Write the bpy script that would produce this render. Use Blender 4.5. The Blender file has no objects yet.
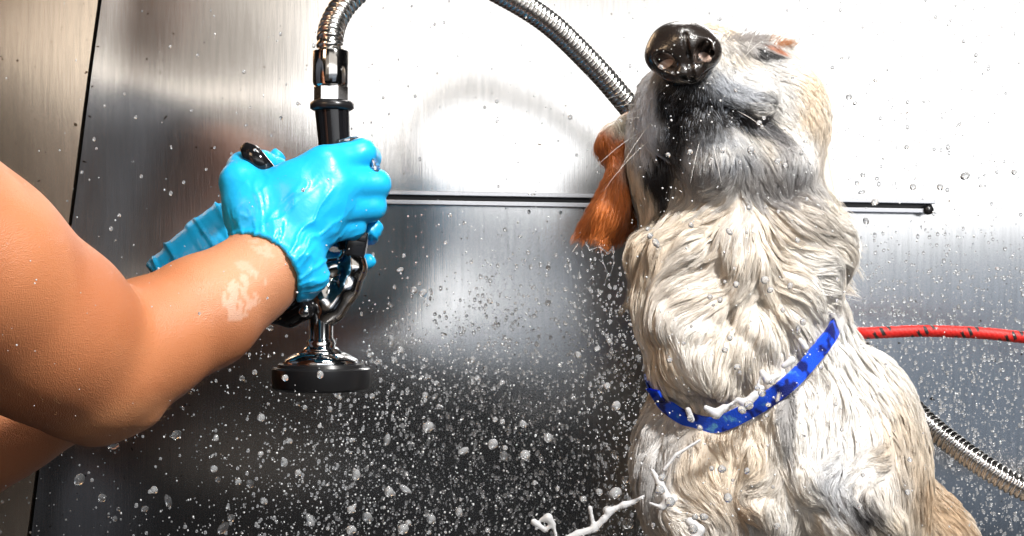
import bpy, bmesh, math, random
import numpy as np
from mathutils import Vector, Matrix, kdtree
rng = np.random.default_rng(7)
random.seed(7)
SC = bpy.context.scene
COL = SC.collection
CAMZ = 0.5
CAMY = -1.5
FPX = 1920.0

# ---------------------------------------------------------------- places
def S(y):                                   # metres per photo pixel at depth y
    return (y - CAMY) / FPX
def W(px, py, y):                           # a point of the place seen at px,py that stands at depth y
    s = S(y)
    return np.array([(px - 512) * s, y, CAMZ + (268 - py) * s])
def toxy(P):
    s = (P[:, 1] - CAMY) / FPX
    return 512 + P[:, 0] / s, 268 - (P[:, 2] - CAMZ) / s

# ---------------------------------------------------------------- noise
_tab = rng.random((64, 64, 64)).astype(np.float32)
def vnoise(P):
    P = np.asarray(P, dtype=np.float64)
    i = np.floor(P).astype(np.int64); f = P - i
    f = f * f * (3 - 2 * f)
    i0 = i & 63; i1 = (i + 1) & 63
    x, y, z = f[..., 0], f[..., 1], f[..., 2]
    def g(a, b, c): return _tab[a, b, c]
    c00 = g(i0[..., 0], i0[..., 1], i0[..., 2]) * (1 - x) + g(i1[..., 0], i0[..., 1], i0[..., 2]) * x
    c10 = g(i0[..., 0], i1[..., 1], i0[..., 2]) * (1 - x) + g(i1[..., 0], i1[..., 1], i0[..., 2]) * x
    c01 = g(i0[..., 0], i0[..., 1], i1[..., 2]) * (1 - x) + g(i1[..., 0], i0[..., 1], i1[..., 2]) * x
    c11 = g(i0[..., 0], i1[..., 1], i1[..., 2]) * (1 - x) + g(i1[..., 0], i1[..., 1], i1[..., 2]) * x
    return (c00 * (1 - y) + c10 * y) * (1 - z) + (c01 * (1 - y) + c11 * y) * z
def fbm(P, n=3):
    r = 0; a = 0.5; P = np.asarray(P, dtype=np.float64)
    for k in range(n):
        r = r + a * vnoise(P * (2 ** k) + 17.3 * k); a *= 0.5
    return r / (1 - 0.5 ** n)
def sm(a, b, x):
    t = np.clip((x - a) / (b - a), 0, 1)
    return t * t * (3 - 2 * t)

# ---------------------------------------------------------------- solid modelling on a grid
class Field:
    def __init__(s, lo, hi, h):
        s.lo = np.array(lo, float); s.h = h
        n = np.ceil((np.array(hi) - s.lo) / h).astype(int) + 1
        s.n = n
        s.ax = [s.lo[k] + h * np.arange(n[k]) for k in range(3)]
        s.phi = np.full(tuple(n), 0.06, np.float32)
    def _win(s, lo, hi, m):
        a = np.clip(np.floor((np.array(lo) - m - s.lo) / s.h).astype(int), 0, s.n - 1)
        b = np.clip(np.ceil((np.array(hi) + m - s.lo) / s.h).astype(int) + 1, 1, s.n)
        return tuple(slice(int(a[k]), int(max(b[k], a[k] + 1))) for k in range(3))
    def _pts(s, w):
        return (s.ax[0][w[0]][:, None, None], s.ax[1][w[1]][None, :, None], s.ax[2][w[2]][None, None, :])
    def merge(s, w, d, k, mode):
        p = s.phi[w]
        if mode == 'sub':
            d = -d
            if k > 0:
                h = np.clip(0.5 + 0.5 * (p - d) / k, 0, 1)
                s.phi[w] = p * h + d * (1 - h) + k * h * (1 - h)
            else: s.phi[w] = np.maximum(p, d)
        else:
            if k > 0:
                h = np.clip(0.5 + 0.5 * (p - d) / k, 0, 1)
                s.phi[w] = p * (1 - h) + d * h - k * h * (1 - h)
            else: s.phi[w] = np.minimum(p, d)
    def ell(s, c, r, R=None, k=0.01, mode='add'):
        c = np.array(c, float); r = np.array(r, float)
        R = np.eye(3) if R is None else np.array(R)
        e = np.abs(R) @ r
        w = s._win(c - e, c + e, 0.05 + k if mode == 'add' else k + 2 * s.h)
        X, Y, Z = s._pts(w)
        X = X - c[0]; Y = Y - c[1]; Z = Z - c[2]
        q = [(R[0][i] * X + R[1][i] * Y + R[2][i] * Z) for i in range(3)]
        k0 = np.sqrt((q[0] / r[0]) ** 2 + (q[1] / r[1]) ** 2 + (q[2] / r[2]) ** 2) + 1e-9
        k1 = np.sqrt((q[0] / r[0] ** 2) ** 2 + (q[1] / r[1] ** 2) ** 2 + (q[2] / r[2] ** 2) ** 2) + 1e-9
        d = k0 * (k0 - 1) / k1
        s.merge(w, np.clip(d, -0.05, 0.06).astype(np.float32), k, mode)
    def cap(s, a, b, ra, rb, k=0.01, mode='add'):
        a = np.array(a, float); b = np.array(b, float)
        lo = np.minimum(a - ra, b - rb); hi = np.maximum(a + ra, b + rb)
        w = s._win(lo, hi, 0.05 + k if (mode == 'add' and max(ra, rb) > 0.012) else 2.5 * k + 3 * s.h)
        X, Y, Z = s._pts(w)
        ba = b - a; L = float(ba @ ba) + 1e-12
        t = np.clip(((X - a[0]) * ba[0] + (Y - a[1]) * ba[1] + (Z - a[2]) * ba[2]) / L, 0, 1)
        d = np.sqrt((X - a[0] - t * ba[0]) ** 2 + (Y - a[1] - t * ba[1]) ** 2 + (Z - a[2] - t * ba[2]) ** 2) - (ra + (rb - ra) * t)
        s.merge(w, np.clip(d, -0.05, 0.06).astype(np.float32), k, mode)
    def chain(s, pts, rs, k=0.01, mode='add'):
        for i in range(len(pts) - 1):
            s.cap(pts[i], pts[i + 1], rs[i], rs[i + 1], k, mode)
    def sample(s, P):
        q = (P - s.lo) / s.h
        q = np.clip(q, 0, np.array(s.n) - 1.001)
        i = np.floor(q).astype(int); f = q - i
        r = 0
        for dx in (0, 1):
            for dy in (0, 1):
                for dz in (0, 1):
                    wgt = (f[:, 0] if dx else 1 - f[:, 0]) * (f[:, 1] if dy else 1 - f[:, 1]) * (f[:, 2] if dz else 1 - f[:, 2])
                    r = r + wgt * s.phi[i[:, 0] + dx, i[:, 1] + dy, i[:, 2] + dz]
        return r
    def grad(s, P):
        e = s.h * 1.0
        g = np.stack([s.sample(P + v) - s.sample(P - v) for v in np.eye(3) * e], 1)
        return g / (np.linalg.norm(g, axis=1, keepdims=True) + 1e-9)
    def nets(s, iso=0.0):
        p = s.phi - iso
        ins = p < 0
        c = np.zeros(tuple(np.array(s.n) - 1), np.int8)
        for dx in (0, 1):
            for dy in (0, 1):
                for dz in (0, 1):
                    c += ins[dx:s.n[0] - 1 + dx, dy:s.n[1] - 1 + dy, dz:s.n[2] - 1 + dz]
        act = (c > 0) & (c < 8)
        idx = np.argwhere(act)
        ids = np.full(act.shape, -1, np.int64); ids[act] = np.arange(len(idx))
        acc = np.zeros((len(idx), 3)); cnt = np.zeros(len(idx))
        cor = [(a, b, d) for a in (0, 1) for b in (0, 1) for d in (0, 1)]
        val = {q: p[idx[:, 0] + q[0], idx[:, 1] + q[1], idx[:, 2] + q[2]] for q in cor}
        for q in cor:
            for ax in range(3):
                if q[ax] == 0:
                    r = list(q); r[ax] = 1; r = tuple(r)
                    a, b = val[q], val[r]
                    m = (a < 0) != (b < 0)
                    t = np.where(m, a / np.where(m, a - b, 1), 0)
                    pt = np.tile(np.array(q, float), (len(idx), 1)); pt[:, ax] += t
                    acc += pt * m[:, None]; cnt += m
        V = s.lo + s.h * (idx + acc / cnt[:, None])
        F = []
        for ax in range(3):
            o = [k for k in range(3) if k != ax]
            sl0 = [slice(None)] * 3; sl1 = [slice(None)] * 3
            sl0[ax] = slice(0, -1); sl1[ax] = slice(1, None)
            ch = ins[tuple(sl0)] != ins[tuple(sl1)]
            e = np.argwhere(ch)
            ok = (e[:, o[0]] > 0) & (e[:, o[1]] > 0) & (e[:, o[0]] < s.n[o[0]] - 1) & (e[:, o[1]] < s.n[o[1]] - 1)
            e = e[ok]
            def cid(d0, d1):
                q = e.copy(); q[:, o[0]] += d0; q[:, o[1]] += d1
                return ids[q[:, 0], q[:, 1], q[:, 2]]
            f = np.stack([cid(-1, -1), cid(0, -1), cid(0, 0), cid(-1, 0)], 1)
            flip = ins[e[:, 0], e[:, 1], e[:, 2]]
            if ax == 1: flip = ~flip
            f[~flip] = f[~flip][:, ::-1]
            F.append(f)
        return V, np.concatenate(F)

def vnormals(V, F):
    n = np.cross(V[F[:, 2]] - V[F[:, 0]], V[F[:, 3]] - V[F[:, 1]]) if F.shape[1] == 4 else np.cross(V[F[:, 1]] - V[F[:, 0]], V[F[:, 2]] - V[F[:, 0]])
    N = np.zeros_like(V)
    for k in range(F.shape[1]): np.add.at(N, F[:, k], n)
    return N / (np.linalg.norm(N, axis=1, keepdims=True) + 1e-12)
def smooth_mesh(V, F, it=2, lam=0.5):
    for _ in range(it):
        acc = np.zeros_like(V); cnt = np.zeros(len(V))
        m = F.shape[1]
        for k in range(m):
            a, b = F[:, k], F[:, (k + 1) % m]
            np.add.at(acc, a, V[b]); np.add.at(cnt, a, 1)
            np.add.at(acc, b, V[a]); np.add.at(cnt, b, 1)
        V = V + lam * (acc / np.maximum(cnt, 1)[:, None] - V)
    return V

# ---------------------------------------------------------------- objects
def mesh_from(name, V, F, mats, smooth=True, col=None):
    me = bpy.data.meshes.new(name)
    if isinstance(F, np.ndarray):
        nv, nf, m = len(V), len(F), F.shape[1]
        me.vertices.add(nv); me.vertices.foreach_set('co', np.asarray(V, np.float32).ravel())
        me.loops.add(nf * m); me.loops.foreach_set('vertex_index', F.astype(np.int32).ravel())
        me.polygons.add(nf); me.polygons.foreach_set('loop_start', np.arange(0, nf * m, m, dtype=np.int32))
        me.update(calc_edges=True); me.validate()
    else:
        me.from_pydata([tuple(v) for v in V], [], [tuple(f) for f in F])
    me.polygons.foreach_set('use_smooth', np.full(len(me.polygons), smooth)); me.update()
    if col is not None:
        a = me.color_attributes.new('col', 'FLOAT_COLOR', 'POINT')
        c = np.ones((len(V), 4), np.float32); c[:, :3] = col
        a.data.foreach_set('color', c.ravel())
    for m_ in (mats if isinstance(mats, (list, tuple)) else [mats]): me.materials.append(m_)
    return me
def link(name, me, parent=None):
    o = bpy.data.objects.new(name, me); COL.objects.link(o)
    if parent is not None: o.parent = parent
    return o
def tag(o, label=None, cat=None, group=None, kind=None):
    if label: o['label'] = label
    if cat: o['category'] = cat
    if group: o['group'] = group
    if kind: o['kind'] = kind
    return o
def empty(name, label, cat, loc=(0, 0, 0)):
    o = bpy.data.objects.new(name, None); COL.objects.link(o); o.location = loc; o.empty_display_size = 0.02
    return tag(o, label, cat)
def part(name, V, F, mat, parent, smooth=True, col=None, label=None):
    """vertices come in world space; the parent is an unrotated Empty or mesh"""
    base = np.zeros(3); q = parent
    while q is not None: base = base + np.array(q.location); q = q.parent
    o = link(name, mesh_from(name, np.asarray(V) - base, F, mat, smooth, col), parent)
    if label: o['label'] = label
    return o
def autosmooth(o, ang=35):
    me = o.data
    bm = bmesh.new(); bm.from_mesh(me)
    for e in bm.edges:
        if len(e.link_faces) == 2 and e.calc_face_angle(0) > math.radians(ang): e.smooth = False
    bm.to_mesh(me); bm.free()

def frames(P):
    P = np.asarray(P, float); n = len(P)
    T = np.gradient(P, axis=0); T /= np.linalg.norm(T, axis=1, keepdims=True) + 1e-12
    u = np.cross(T[0], [0, 1, 0.01]);
    if np.linalg.norm(u) < 1e-3: u = np.cross(T[0], [1, 0, 0])
    u /= np.linalg.norm(u); U = [u]
    for i in range(1, n):
        u = U[-1] - T[i] * (U[-1] @ T[i]); u /= np.linalg.norm(u) + 1e-12; U.append(u)
    U = np.array(U); return T, U, np.cross(T, U)
def sweep(P, R, seg=16, sx=1.0, caps=True, R2=None):
    """tube along P with radii R (R2: second half-axis)"""
    P = np.asarray(P, float); n = len(P); R = np.broadcast_to(np.asarray(R, float), (n,)); R2 = R if R2 is None else np.broadcast_to(R2, (n,))
    T, U, Bn = frames(P)
    a = np.linspace(0, 2 * np.pi, seg, endpoint=False)
    V = (P[:, None, :] + R[:, None, None] * np.cos(a)[None, :, None] * U[:, None, :] + R2[:, None, None] * np.sin(a)[None, :, None] * Bn[:, None, :]).reshape(-1, 3)
    i = np.arange(n - 1)[:, None] * seg; j = np.arange(seg)[None, :]; j2 = (j + 1) % seg
    F = np.stack([i + j, i + j2, i + seg + j2, i + seg + j], -1).reshape(-1, 4).tolist()
    if caps:
        F.append(list(range(seg))[::-1]); F.append([(n - 1) * seg + k for k in range(seg)])
    return V, F
def lathe(c, prof, axis=(0, 0, 1), seg=40):
    """prof: (r, h) list along axis"""
    ax = np.array(axis, float); ax /= np.linalg.norm(ax)
    u = np.cross(ax, [0, 1, 0]) if abs(ax[1]) < .9 else np.cross(ax, [1, 0, 0]); u /= np.linalg.norm(u); w = np.cross(ax, u)
    a = np.linspace(0, 2 * np.pi, seg, endpoint=False)
    V = []
    for r, h in prof:
        V.append(np.array(c) + ax * h + r * (np.cos(a)[:, None] * u + np.sin(a)[:, None] * w))
    V = np.concatenate(V); n = len(prof)
    i = np.arange(n - 1)[:, None] * seg; j = np.arange(seg)[None, :]; j2 = (j + 1) % seg
    F = np.stack([i + j, i + j2, i + seg + j2, i + seg + j], -1).reshape(-1, 4).tolist()
    F.append(list(range(seg))[::-1]); F.append([(n - 1) * seg + k for k in range(seg)])
    return V, F
def box(c, d, bev=0.0, R=None):
    bm = bmesh.new(); bmesh.ops.create_cube(bm, size=1)
    for v in bm.verts: v.co = Vector((v.co.x * d[0], v.co.y * d[1], v.co.z * d[2]))
    if bev: bmesh.ops.bevel(bm, geom=list(bm.edges), offset=bev, segments=3, affect='EDGES', profile=0.7)
    V = np.array([v.co[:] for v in bm.verts]);
    bm.verts.index_update(); F = [[v.index for v in f.verts] for f in bm.faces]; bm.free()
    if R is not None: V = V @ np.array(R).T
    return V + np.array(c), F
def join(*vf):
    V = []; F = []; o = 0
    for v, f in vf:
        V.append(np.asarray(v)); F += [[int(i) + o for i in q] for q in (f.tolist() if isinstance(f, np.ndarray) else f)]; o += len(v)
    return np.concatenate(V), F
def spline(C, n):
    """Catmull-Rom through C, n points evenly spaced by length"""
    C = np.asarray(C, float); Q = np.vstack([2 * C[0] - C[1], C, 2 * C[-1] - C[-2]])
    out = []
    for i in range(1, len(Q) - 2):
        t = np.linspace(0, 1, 24, endpoint=False)[:, None]
        a, b, c, d = Q[i - 1], Q[i], Q[i + 1], Q[i + 2]
        out.append(0.5 * (2 * b + (c - a) * t + (2 * a - 5 * b + 4 * c - d) * t ** 2 + (3 * b - a - 3 * c + d) * t ** 3))
    out.append(C[-1:]); out = np.vstack(out)
    L = np.r_[0, np.cumsum(np.linalg.norm(np.diff(out, axis=0), axis=1))]
    s = np.linspace(0, L[-1], n)
    return np.stack([np.interp(s, L, out[:, k]) for k in range(C.shape[1])], 1)

# ---------------------------------------------------------------- materials
def mat(name, base=(0.8, 0.8, 0.8), rough=0.5, metal=0.0, **kw):
    m = bpy.data.materials.new(name); m.use_nodes = True
    nt = m.node_tree; b = nt.nodes['Principled BSDF']
    b.inputs['Base Color'].default_value = (*base, 1); b.inputs['Roughness'].default_value = rough; b.inputs['Metallic'].default_value = metal
    for k, v in kw.items():
        b.inputs[k.replace('_', ' ')].default_value = v
    return m
def attr_col(m, name='col'):
    nt = m.node_tree; a = nt.nodes.new('ShaderNodeAttribute'); a.attribute_name = name
    nt.links.new(a.outputs['Color'], nt.nodes['Principled BSDF'].inputs['Base Color']); return a
def bump(m, scale=(50, 50, 50), strength=0.2, dist=0.001, detail=3, coords='Object', kind='noise'):
    nt = m.node_tree; b = nt.nodes['Principled BSDF']
    tc = nt.nodes.new('ShaderNodeTexCoord'); mp = nt.nodes.new('ShaderNodeMapping'); mp.inputs['Scale'].default_value = scale
    if kind == 'noise':
        n = nt.nodes.new('ShaderNodeTexNoise'); n.inputs['Scale'].default_value = 1; n.inputs['Detail'].default_value = detail; out = n.outputs[0]
    else:
        n = nt.nodes.new('ShaderNodeTexVoronoi'); n.inputs['Scale'].default_value = 1; out = n.outputs[0]
    bp = nt.nodes.new('ShaderNodeBump'); bp.inputs['Strength'].default_value = strength; bp.inputs['Distance'].default_value = dist
    nt.links.new(tc.outputs[coords], mp.inputs[0]); nt.links.new(mp.outputs[0], n.inputs['Vector']); nt.links.new(out, bp.inputs['Height'])
    prev = b.inputs['Normal'].links
    if prev: nt.links.new(prev[0].from_socket, bp.inputs['Normal'])
    nt.links.new(bp.outputs[0], b.inputs['Normal'])
    return n, bp
def noise_mix(m, c1, c2, scale=(10, 10, 10), lo=0.4, hi=0.6, detail=4):
    """base colour varies between c1 and c2 with a noise fixed to the object"""
    nt = m.node_tree; b = nt.nodes['Principled BSDF']
    tc = nt.nodes.new('ShaderNodeTexCoord'); mp = nt.nodes.new('ShaderNodeMapping'); mp.inputs['Scale'].default_value = scale
    n = nt.nodes.new('ShaderNodeTexNoise'); n.inputs['Scale'].default_value = 1; n.inputs['Detail'].default_value = detail
    r = nt.nodes.new('ShaderNodeValToRGB'); r.color_ramp.elements[0].position = lo; r.color_ramp.elements[1].position = hi
    r.color_ramp.elements[0].color = (*c1, 1); r.color_ramp.elements[1].color = (*c2, 1)
    nt.links.new(tc.outputs['Object'], mp.inputs[0]); nt.links.new(mp.outputs[0], n.inputs['Vector']); nt.links.new(n.outputs[0], r.inputs[0]); nt.links.new(r.outputs[0], b.inputs['Base Color'])
    return r
# ================================================================ camera, light, walls
cam_d = bpy.data.cameras.new('camera'); cam_d.sensor_width = 36; cam_d.lens = 36 * FPX / 1024
cam_d.clip_start = 0.01
cam = bpy.data.objects.new('camera', cam_d); COL.objects.link(cam)
cam.location = (0, CAMY, CAMZ); cam.rotation_euler = (math.pi / 2, 0, 0); SC.camera = cam
SC.view_settings.view_transform = 'Standard'; SC.view_settings.look = 'None'; SC.view_settings.gamma = 1; SC.view_settings.exposure = 0.0
SC.view_settings.use_curve_mapping = False
SC.cycles.use_denoising = True
SC.cycles.max_bounces = 10; SC.cycles.transmission_bounces = 8; SC.cycles.transparent_max_bounces = 16
SC.cycles.caustics_reflective = False; SC.cycles.caustics_refractive = False

w = bpy.data.worlds.new('room_light'); SC.world = w; w.use_nodes = True
w.node_tree.nodes['Background'].inputs[0].default_value = (0.75, 0.8, 0.9, 1)
w.node_tree.nodes['Background'].inputs[1].default_value = 0.007

def area(name, loc, target, sx, sy, power, colr=(1, 1, 1), spread=180):
    L = bpy.data.lights.new(name, 'AREA'); L.shape = 'RECTANGLE'; L.size = sx; L.size_y = sy; L.energy = power; L.color = colr
    L.spread = math.radians(spread)
    o = bpy.data.objects.new(name, L); COL.objects.link(o); o.location = loc
    o.rotation_euler = (Vector(target) - Vector(loc)).to_track_quat('-Z', 'Y').to_euler()
    return o
WY = 0.5                                    # the wall's depth
# window of the grooming room behind the camera, with area lights around it toning the steel
area('window_light', (1.26, -3.0, 0.5 + 0.41), (1.26, 0.5, 0.9), 3.4, 0.64, 16, (0.98, 0.99, 1.0))
area('added_upper_light', (1.2, -3.02, 0.5 + 1.12), (1.2, 0.5, 1.0), 3.35, 0.78, 8.0, (1.0, 0.95, 0.88))  # added panel, gives the wall's top a dimmer beige reflection
area('added_left_light', (-1.05, -3.06, 0.5 + 0.70), (-1.05, 0.5, 0.9), 1.4, 1.3, 2.2, (1.0, 0.88, 0.76))  # added wide dim panel, lifts the left part of the steel
area('added_band_light', (-0.75, -3.0, 0.5 + 0.60), (-0.7, 0.5, 0.8), 1.0, 0.15, 0.85, (1.0, 0.92, 0.82))  # added strip that makes the bright band on the upper left wall
area('added_low_blue_light', (1.5, -3.0, 0.5 - 0.42), (1.2, 0.5, 0.4), 1.5, 0.6, 0.75, (0.60, 0.76, 1.0))  # added panel, turns the wall's lower right bluish
area('added_strip_light', (1.15, -3.0, 0.5 - 0.04), (1.15, 0.5, 0.45), 3.2, 0.34, 1.35, (0.74, 0.85, 1.0))  # added dim strip, softens the window's lower edge in the steel
area('low_left_light', (-1.2, -3.0, 0.5 - 0.2), (-1.0, 0.5, 0.45), 1.6, 0.5, 0.16, (1.0, 0.84, 0.70))  # dim warm area light, low on the left
area('side_fill_light', (-1.5, -1.8, 1.75), (-0.2, 0.1, 0.5), 0.7, 0.7, 15, (1.0, 0.70, 0.44))  # added warm fill from the left for the dog's cheek and far glove
# ceiling lamp and the photographer's flash
area('ceiling_lamp_light', (0.25, -0.55, 2.0), (0.1, 0.1, 0.4), 0.5, 0.3, 18, (1.0, 0.98, 0.95))
area('flash_light', (0.75, -1.15, 1.55), (0.02, 0.0, 0.5), 0.16, 0.12, 50, (1.0, 0.98, 0.95))

def steel(name, tint, rough=0.3):
    m = mat(name, tint, rough, 1.0)
    nt = m.node_tree; b = nt.nodes['Principled BSDF']
    tc = nt.nodes.new('ShaderNodeTexCoord')
    def nz(scale, detail=3):
        mp = nt.nodes.new('ShaderNodeMapping'); mp.inputs['Scale'].default_value = scale
        n = nt.nodes.new('ShaderNodeTexNoise'); n.inputs['Scale'].default_value = 1; n.inputs['Detail'].default_value = detail
        nt.links.new(tc.outputs['Object'], mp.inputs[0]); nt.links.new(mp.outputs[0], n.inputs['Vector']); return n.outputs[0]
    grain = nz((900, 900, 25), 4)           # vertical brushing
    mr = nt.nodes.new('ShaderNodeMapRange'); mr.inputs[3].default_value = rough - 0.025; mr.inputs[4].default_value = rough + 0.03
    nt.links.new(grain, mr.inputs[0]); nt.links.new(mr.outputs[0], b.inputs['Roughness'])
    r = nt.nodes.new('ShaderNodeValToRGB'); cr = r.color_ramp
    cr.elements[0].position = 0.3; cr.elements[0].color = (*[c * 0.88 for c in tint], 1); cr.elements[1].position = 0.62; cr.elements[1].color = (*tint, 1)
    nt.links.new(nz((260, 260, 18), 6), r.inputs[0])
    # small dark specks of dirt
    sp = nt.nodes.new('ShaderNodeValToRGB'); sp.color_ramp.elements[0].position = 0.715; sp.color_ramp.elements[0].color = (1, 1, 1, 1)
    sp.color_ramp.elements[1].position = 0.75; sp.color_ramp.elements[1].color = (0.25, 0.2, 0.16, 1)
    nt.links.new(nz((120, 120, 150), 2), sp.inputs[0])
    mx = nt.nodes.new('ShaderNodeMix'); mx.data_type = 'RGBA'; mx.blend_type = 'MULTIPLY'; mx.inputs[0].default_value = 1
    nt.links.new(r.outputs[0], mx.inputs[6]); nt.links.new(sp.outputs[0], mx.inputs[7]); nt.links.new(mx.outputs[2], b.inputs['Base Color'])
    bp = nt.nodes.new('ShaderNodeBump'); bp.inputs['Strength'].default_value = 0.05; bp.inputs['Distance'].default_value = 0.0005
    nt.links.new(grain, bp.inputs['Height']); nt.links.new(bp.outputs[0], b.inputs['Normal'])
    return m
M_STEEL = steel('brushed_steel', (0.76, 0.75, 0.74), 0.155)
M_STEEL_L = steel('brushed_steel_warm', (0.72, 0.61, 0.49), 0.25)  # left panel, warmer brown tint

def seam_x(z):                              # the slanted joint between the panels
    py = 268 - (z - CAMZ) / S(WY)
    return (100 - (py / 536.0) * 71 - 512) * S(WY)
def panel(name, xa, xb, yfun, m, nx, nz, z0=-0.02, z1=1.5):
    z = np.linspace(z0, z1, nz); V = []
    for zz in z:
        a, b = xa(zz), xb(zz)
        x = np.linspace(a, b, nx)
        V.append(np.stack([x, yfun(x, zz), np.full(nx, zz)], 1))
    V = np.concatenate(V)
    i = np.arange(nz - 1)[:, None] * nx; j = np.arange(nx - 1)[None, :]
    F = np.stack([i + j, i + j + 1, i + nx + j + 1, i + nx + j], -1).reshape(-1, 4)
    # thickness
    n = len(V); V2 = V + np.array([0, 0.012, 0])
    Vt = np.vstack([V, V2]); Ft = F.tolist() + (F[:, ::-1] + n).tolist()
    ring = list(range(nx)) + [k * nx + nx - 1 for k in range(1, nz)] + [(nz - 1) * nx + k for k in range(nx - 2, -1, -1)] + [k * nx for k in range(nz - 2, 0, -1)]
    for q in range(len(ring)):
        a, b = ring[q], ring[(q + 1) % len(ring)]
        Ft.append([b, a, a + n, b + n])
    o = link(name, mesh_from(name, Vt, Ft, m, True)); autosmooth(o, 50)
    o['kind'] = 'structure'; return o
def wavy(x, z):                             # sheet steel is never quite flat
    X = (x + 0.30) ; Z = z - CAMZ
    e = np.exp(-((x - seam_x(z)) / 0.02) ** 2)
    return WY + (1 - .6 * sm(-.22, -.05, x)) * 0.0022 * np.sin(X * 9 + Z * 4 + 0.6) * np.cos(Z * 15 - X * 5) + 0.0012 * np.sin(Z * 31 + X * 6) * np.exp(-((x + 0.25) / 0.25) ** 2) - 0.0022 * e
panel('wall_back', lambda z: seam_x(z) + 0.0022, lambda z: 1.6, wavy, M_STEEL, 160, 140)
panel('wall_left', lambda z: -1.3, lambda z: seam_x(z) - 0.0022, lambda x, z: WY - 0.10 * np.clip(seam_x(z) - x, 0, 9) + 0.001 * np.sin(z * 22 + x * 9), M_STEEL_L, 60, 120)
# dark joint behind the two sheets
M_JOINT = mat('joint_black', (0.01, 0.008, 0.007), 0.8)
Vj = []
for z in (-0.02, 1.5):
    for dx in (-0.02, 0.02):
        for y in (0.515, 0.53): Vj.append((seam_x(z) + dx, y, z))
Fj = [[0, 2, 6, 4], [1, 5, 7, 3], [0, 4, 5, 1], [2, 3, 7, 6], [0, 1, 3, 2], [4, 6, 7, 5]]
o = link('trim_1', mesh_from('trim_1', Vj, Fj, M_JOINT, False)); o['kind'] = 'structure'
# the tub floor the dog sits on
M_TUB = mat('tub_floor_rubber', (0.05, 0.05, 0.055), 0.45)
bump(M_TUB, (120, 120, 120), 0.4, 0.001, kind='voronoi')
V, F = box((0.55, 0.06, -0.015), (2.1, 0.86, 0.03), 0.006)
o = link('floor', mesh_from('floor', V, F, M_TUB, False)); o['kind'] = 'structure'
V, F = box((0.0, -0.9, -0.87), (4.5, 4.5, 0.04), 0.0)
M_ROOM = mat('dark_room_tile', (0.06, 0.055, 0.05), 0.5); noise_mix(M_ROOM, (0.04, 0.038, 0.035), (0.08, 0.072, 0.065), (6, 6, 6))
o = link('floor_room', mesh_from('floor_room', V, F, M_ROOM, False)); o['kind'] = 'structure'

# narrow steel channel rail on the wall
M_CHROME = mat('chrome', (0.82, 0.82, 0.83), 0.07, 1.0)
M_SATIN = mat('satin_steel', (0.6, 0.6, 0.62), 0.22, 1.0)
M_BLACK = mat('black_rubber', (0.012, 0.012, 0.013), 0.28)
M_BLACKGLOSS = mat('black_plastic', (0.008, 0.008, 0.009), 0.1)
yr = 0.475
a = W(250, 195.0, yr); b = W(934, 206.5, yr)
d = (b - a) / np.linalg.norm(b - a); up = np.cross(d, [0, 1, 0]); up = -up if up[2] < 0 else up
def bar(p, q, h, dep, oz, oy, bev=0.0007):
    L = np.linalg.norm(q - p); R = np.stack([d, np.array([0, 1, 0]), up], 1)
    return box((p + q) / 2 + up * oz + np.array([0, oy, 0]), (L, dep, h), bev, R)
s_ = S(yr)
rail = empty('wall_rail', 'thin horizontal steel channel rail on the back wall behind the dog', 'rail', tuple(a))
V, F = join(bar(a, b, 13 * s_, 0.003, 0, 0.014), bar(a, b, 4.2 * s_, 0.020, 4.6 * s_, 0.004)); part('channel', V, F, M_SATIN, rail, False)
V, F = bar(a, b, 4.6 * s_, 0.012, -4.4 * s_, 0.006); part('lower_lip', V, F, M_SATIN, rail, False)
V, F = bar(a, b, 4.2 * s_, 0.003, 0.2 * s_, 0.010); part('slot_shade', V, F, M_BLACK, rail, False)  # black strip standing in for the shade inside the slot
V, F = lathe(b - d * 0.006 - up * 3.5 * s_ + np.array([0, 0.012, 0]), [(0.0035, 0), (0.0035, -0.008), (0.005, -0.009), (0.005, -0.016), (0.003, -0.018)], (0, 1, 0), 16); part('end_screw', V, F, M_BLACK, rail)
# ================================================================ the dog
def E(F_, px, py, y, rx, rz, ry, k=0.012, mode='add', rot=0.0, rotx=0.0):
    """ellipsoid: radii in photo pixels at that depth; rot turns it in the picture plane (degrees), rotx tips it in depth"""
    s = S(y); a = math.radians(rot); b = math.radians(rotx)
    R = np.array(Matrix.Rotation(a, 3, 'Y') @ Matrix.Rotation(b, 3, 'X')).T
    F_.ell(W(px, py, y), (rx * s, ry * s, rz * s), R, k, mode)
def Cc(F_, pts, k=0.01, mode='add'):
    """chain of (px, py, y, r in pixels)"""
    F_.chain([W(*p[:3]) for p in pts], [p[3] * S(p[2]) for p in pts], k, mode)

H_ = 0.0026
D = Field((0.02, -0.16, -0.01), (0.47, 0.46, 0.715), H_)
# trunk
E(D, 792, 470, 0.085, 130, 135, 110, 0.02)                 # ribcage
E(D, 775, 440, 0.03, 118, 95, 78, 0.02)
Cc(D, [(790, 470, 0.09, 125), (800, 640, 0.17, 128), (795, 760, 0.22, 105)], 0.03)
E(D, 848, 458, 0.05, 58, 105, 66, 0.02, rot=-16)           # right shoulder
E(D, 694, 475, 0.03, 60, 92, 62, 0.02, rot=10)             # left shoulder
E(D, 720, 505, -0.005, 46, 58, 44, 0.02)                   # breast lobes
E(D, 850, 500, 0.0, 52, 60, 46, 0.02)
E(D, 780, 450, -0.02, 40, 80, 30, 0.02)
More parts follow.
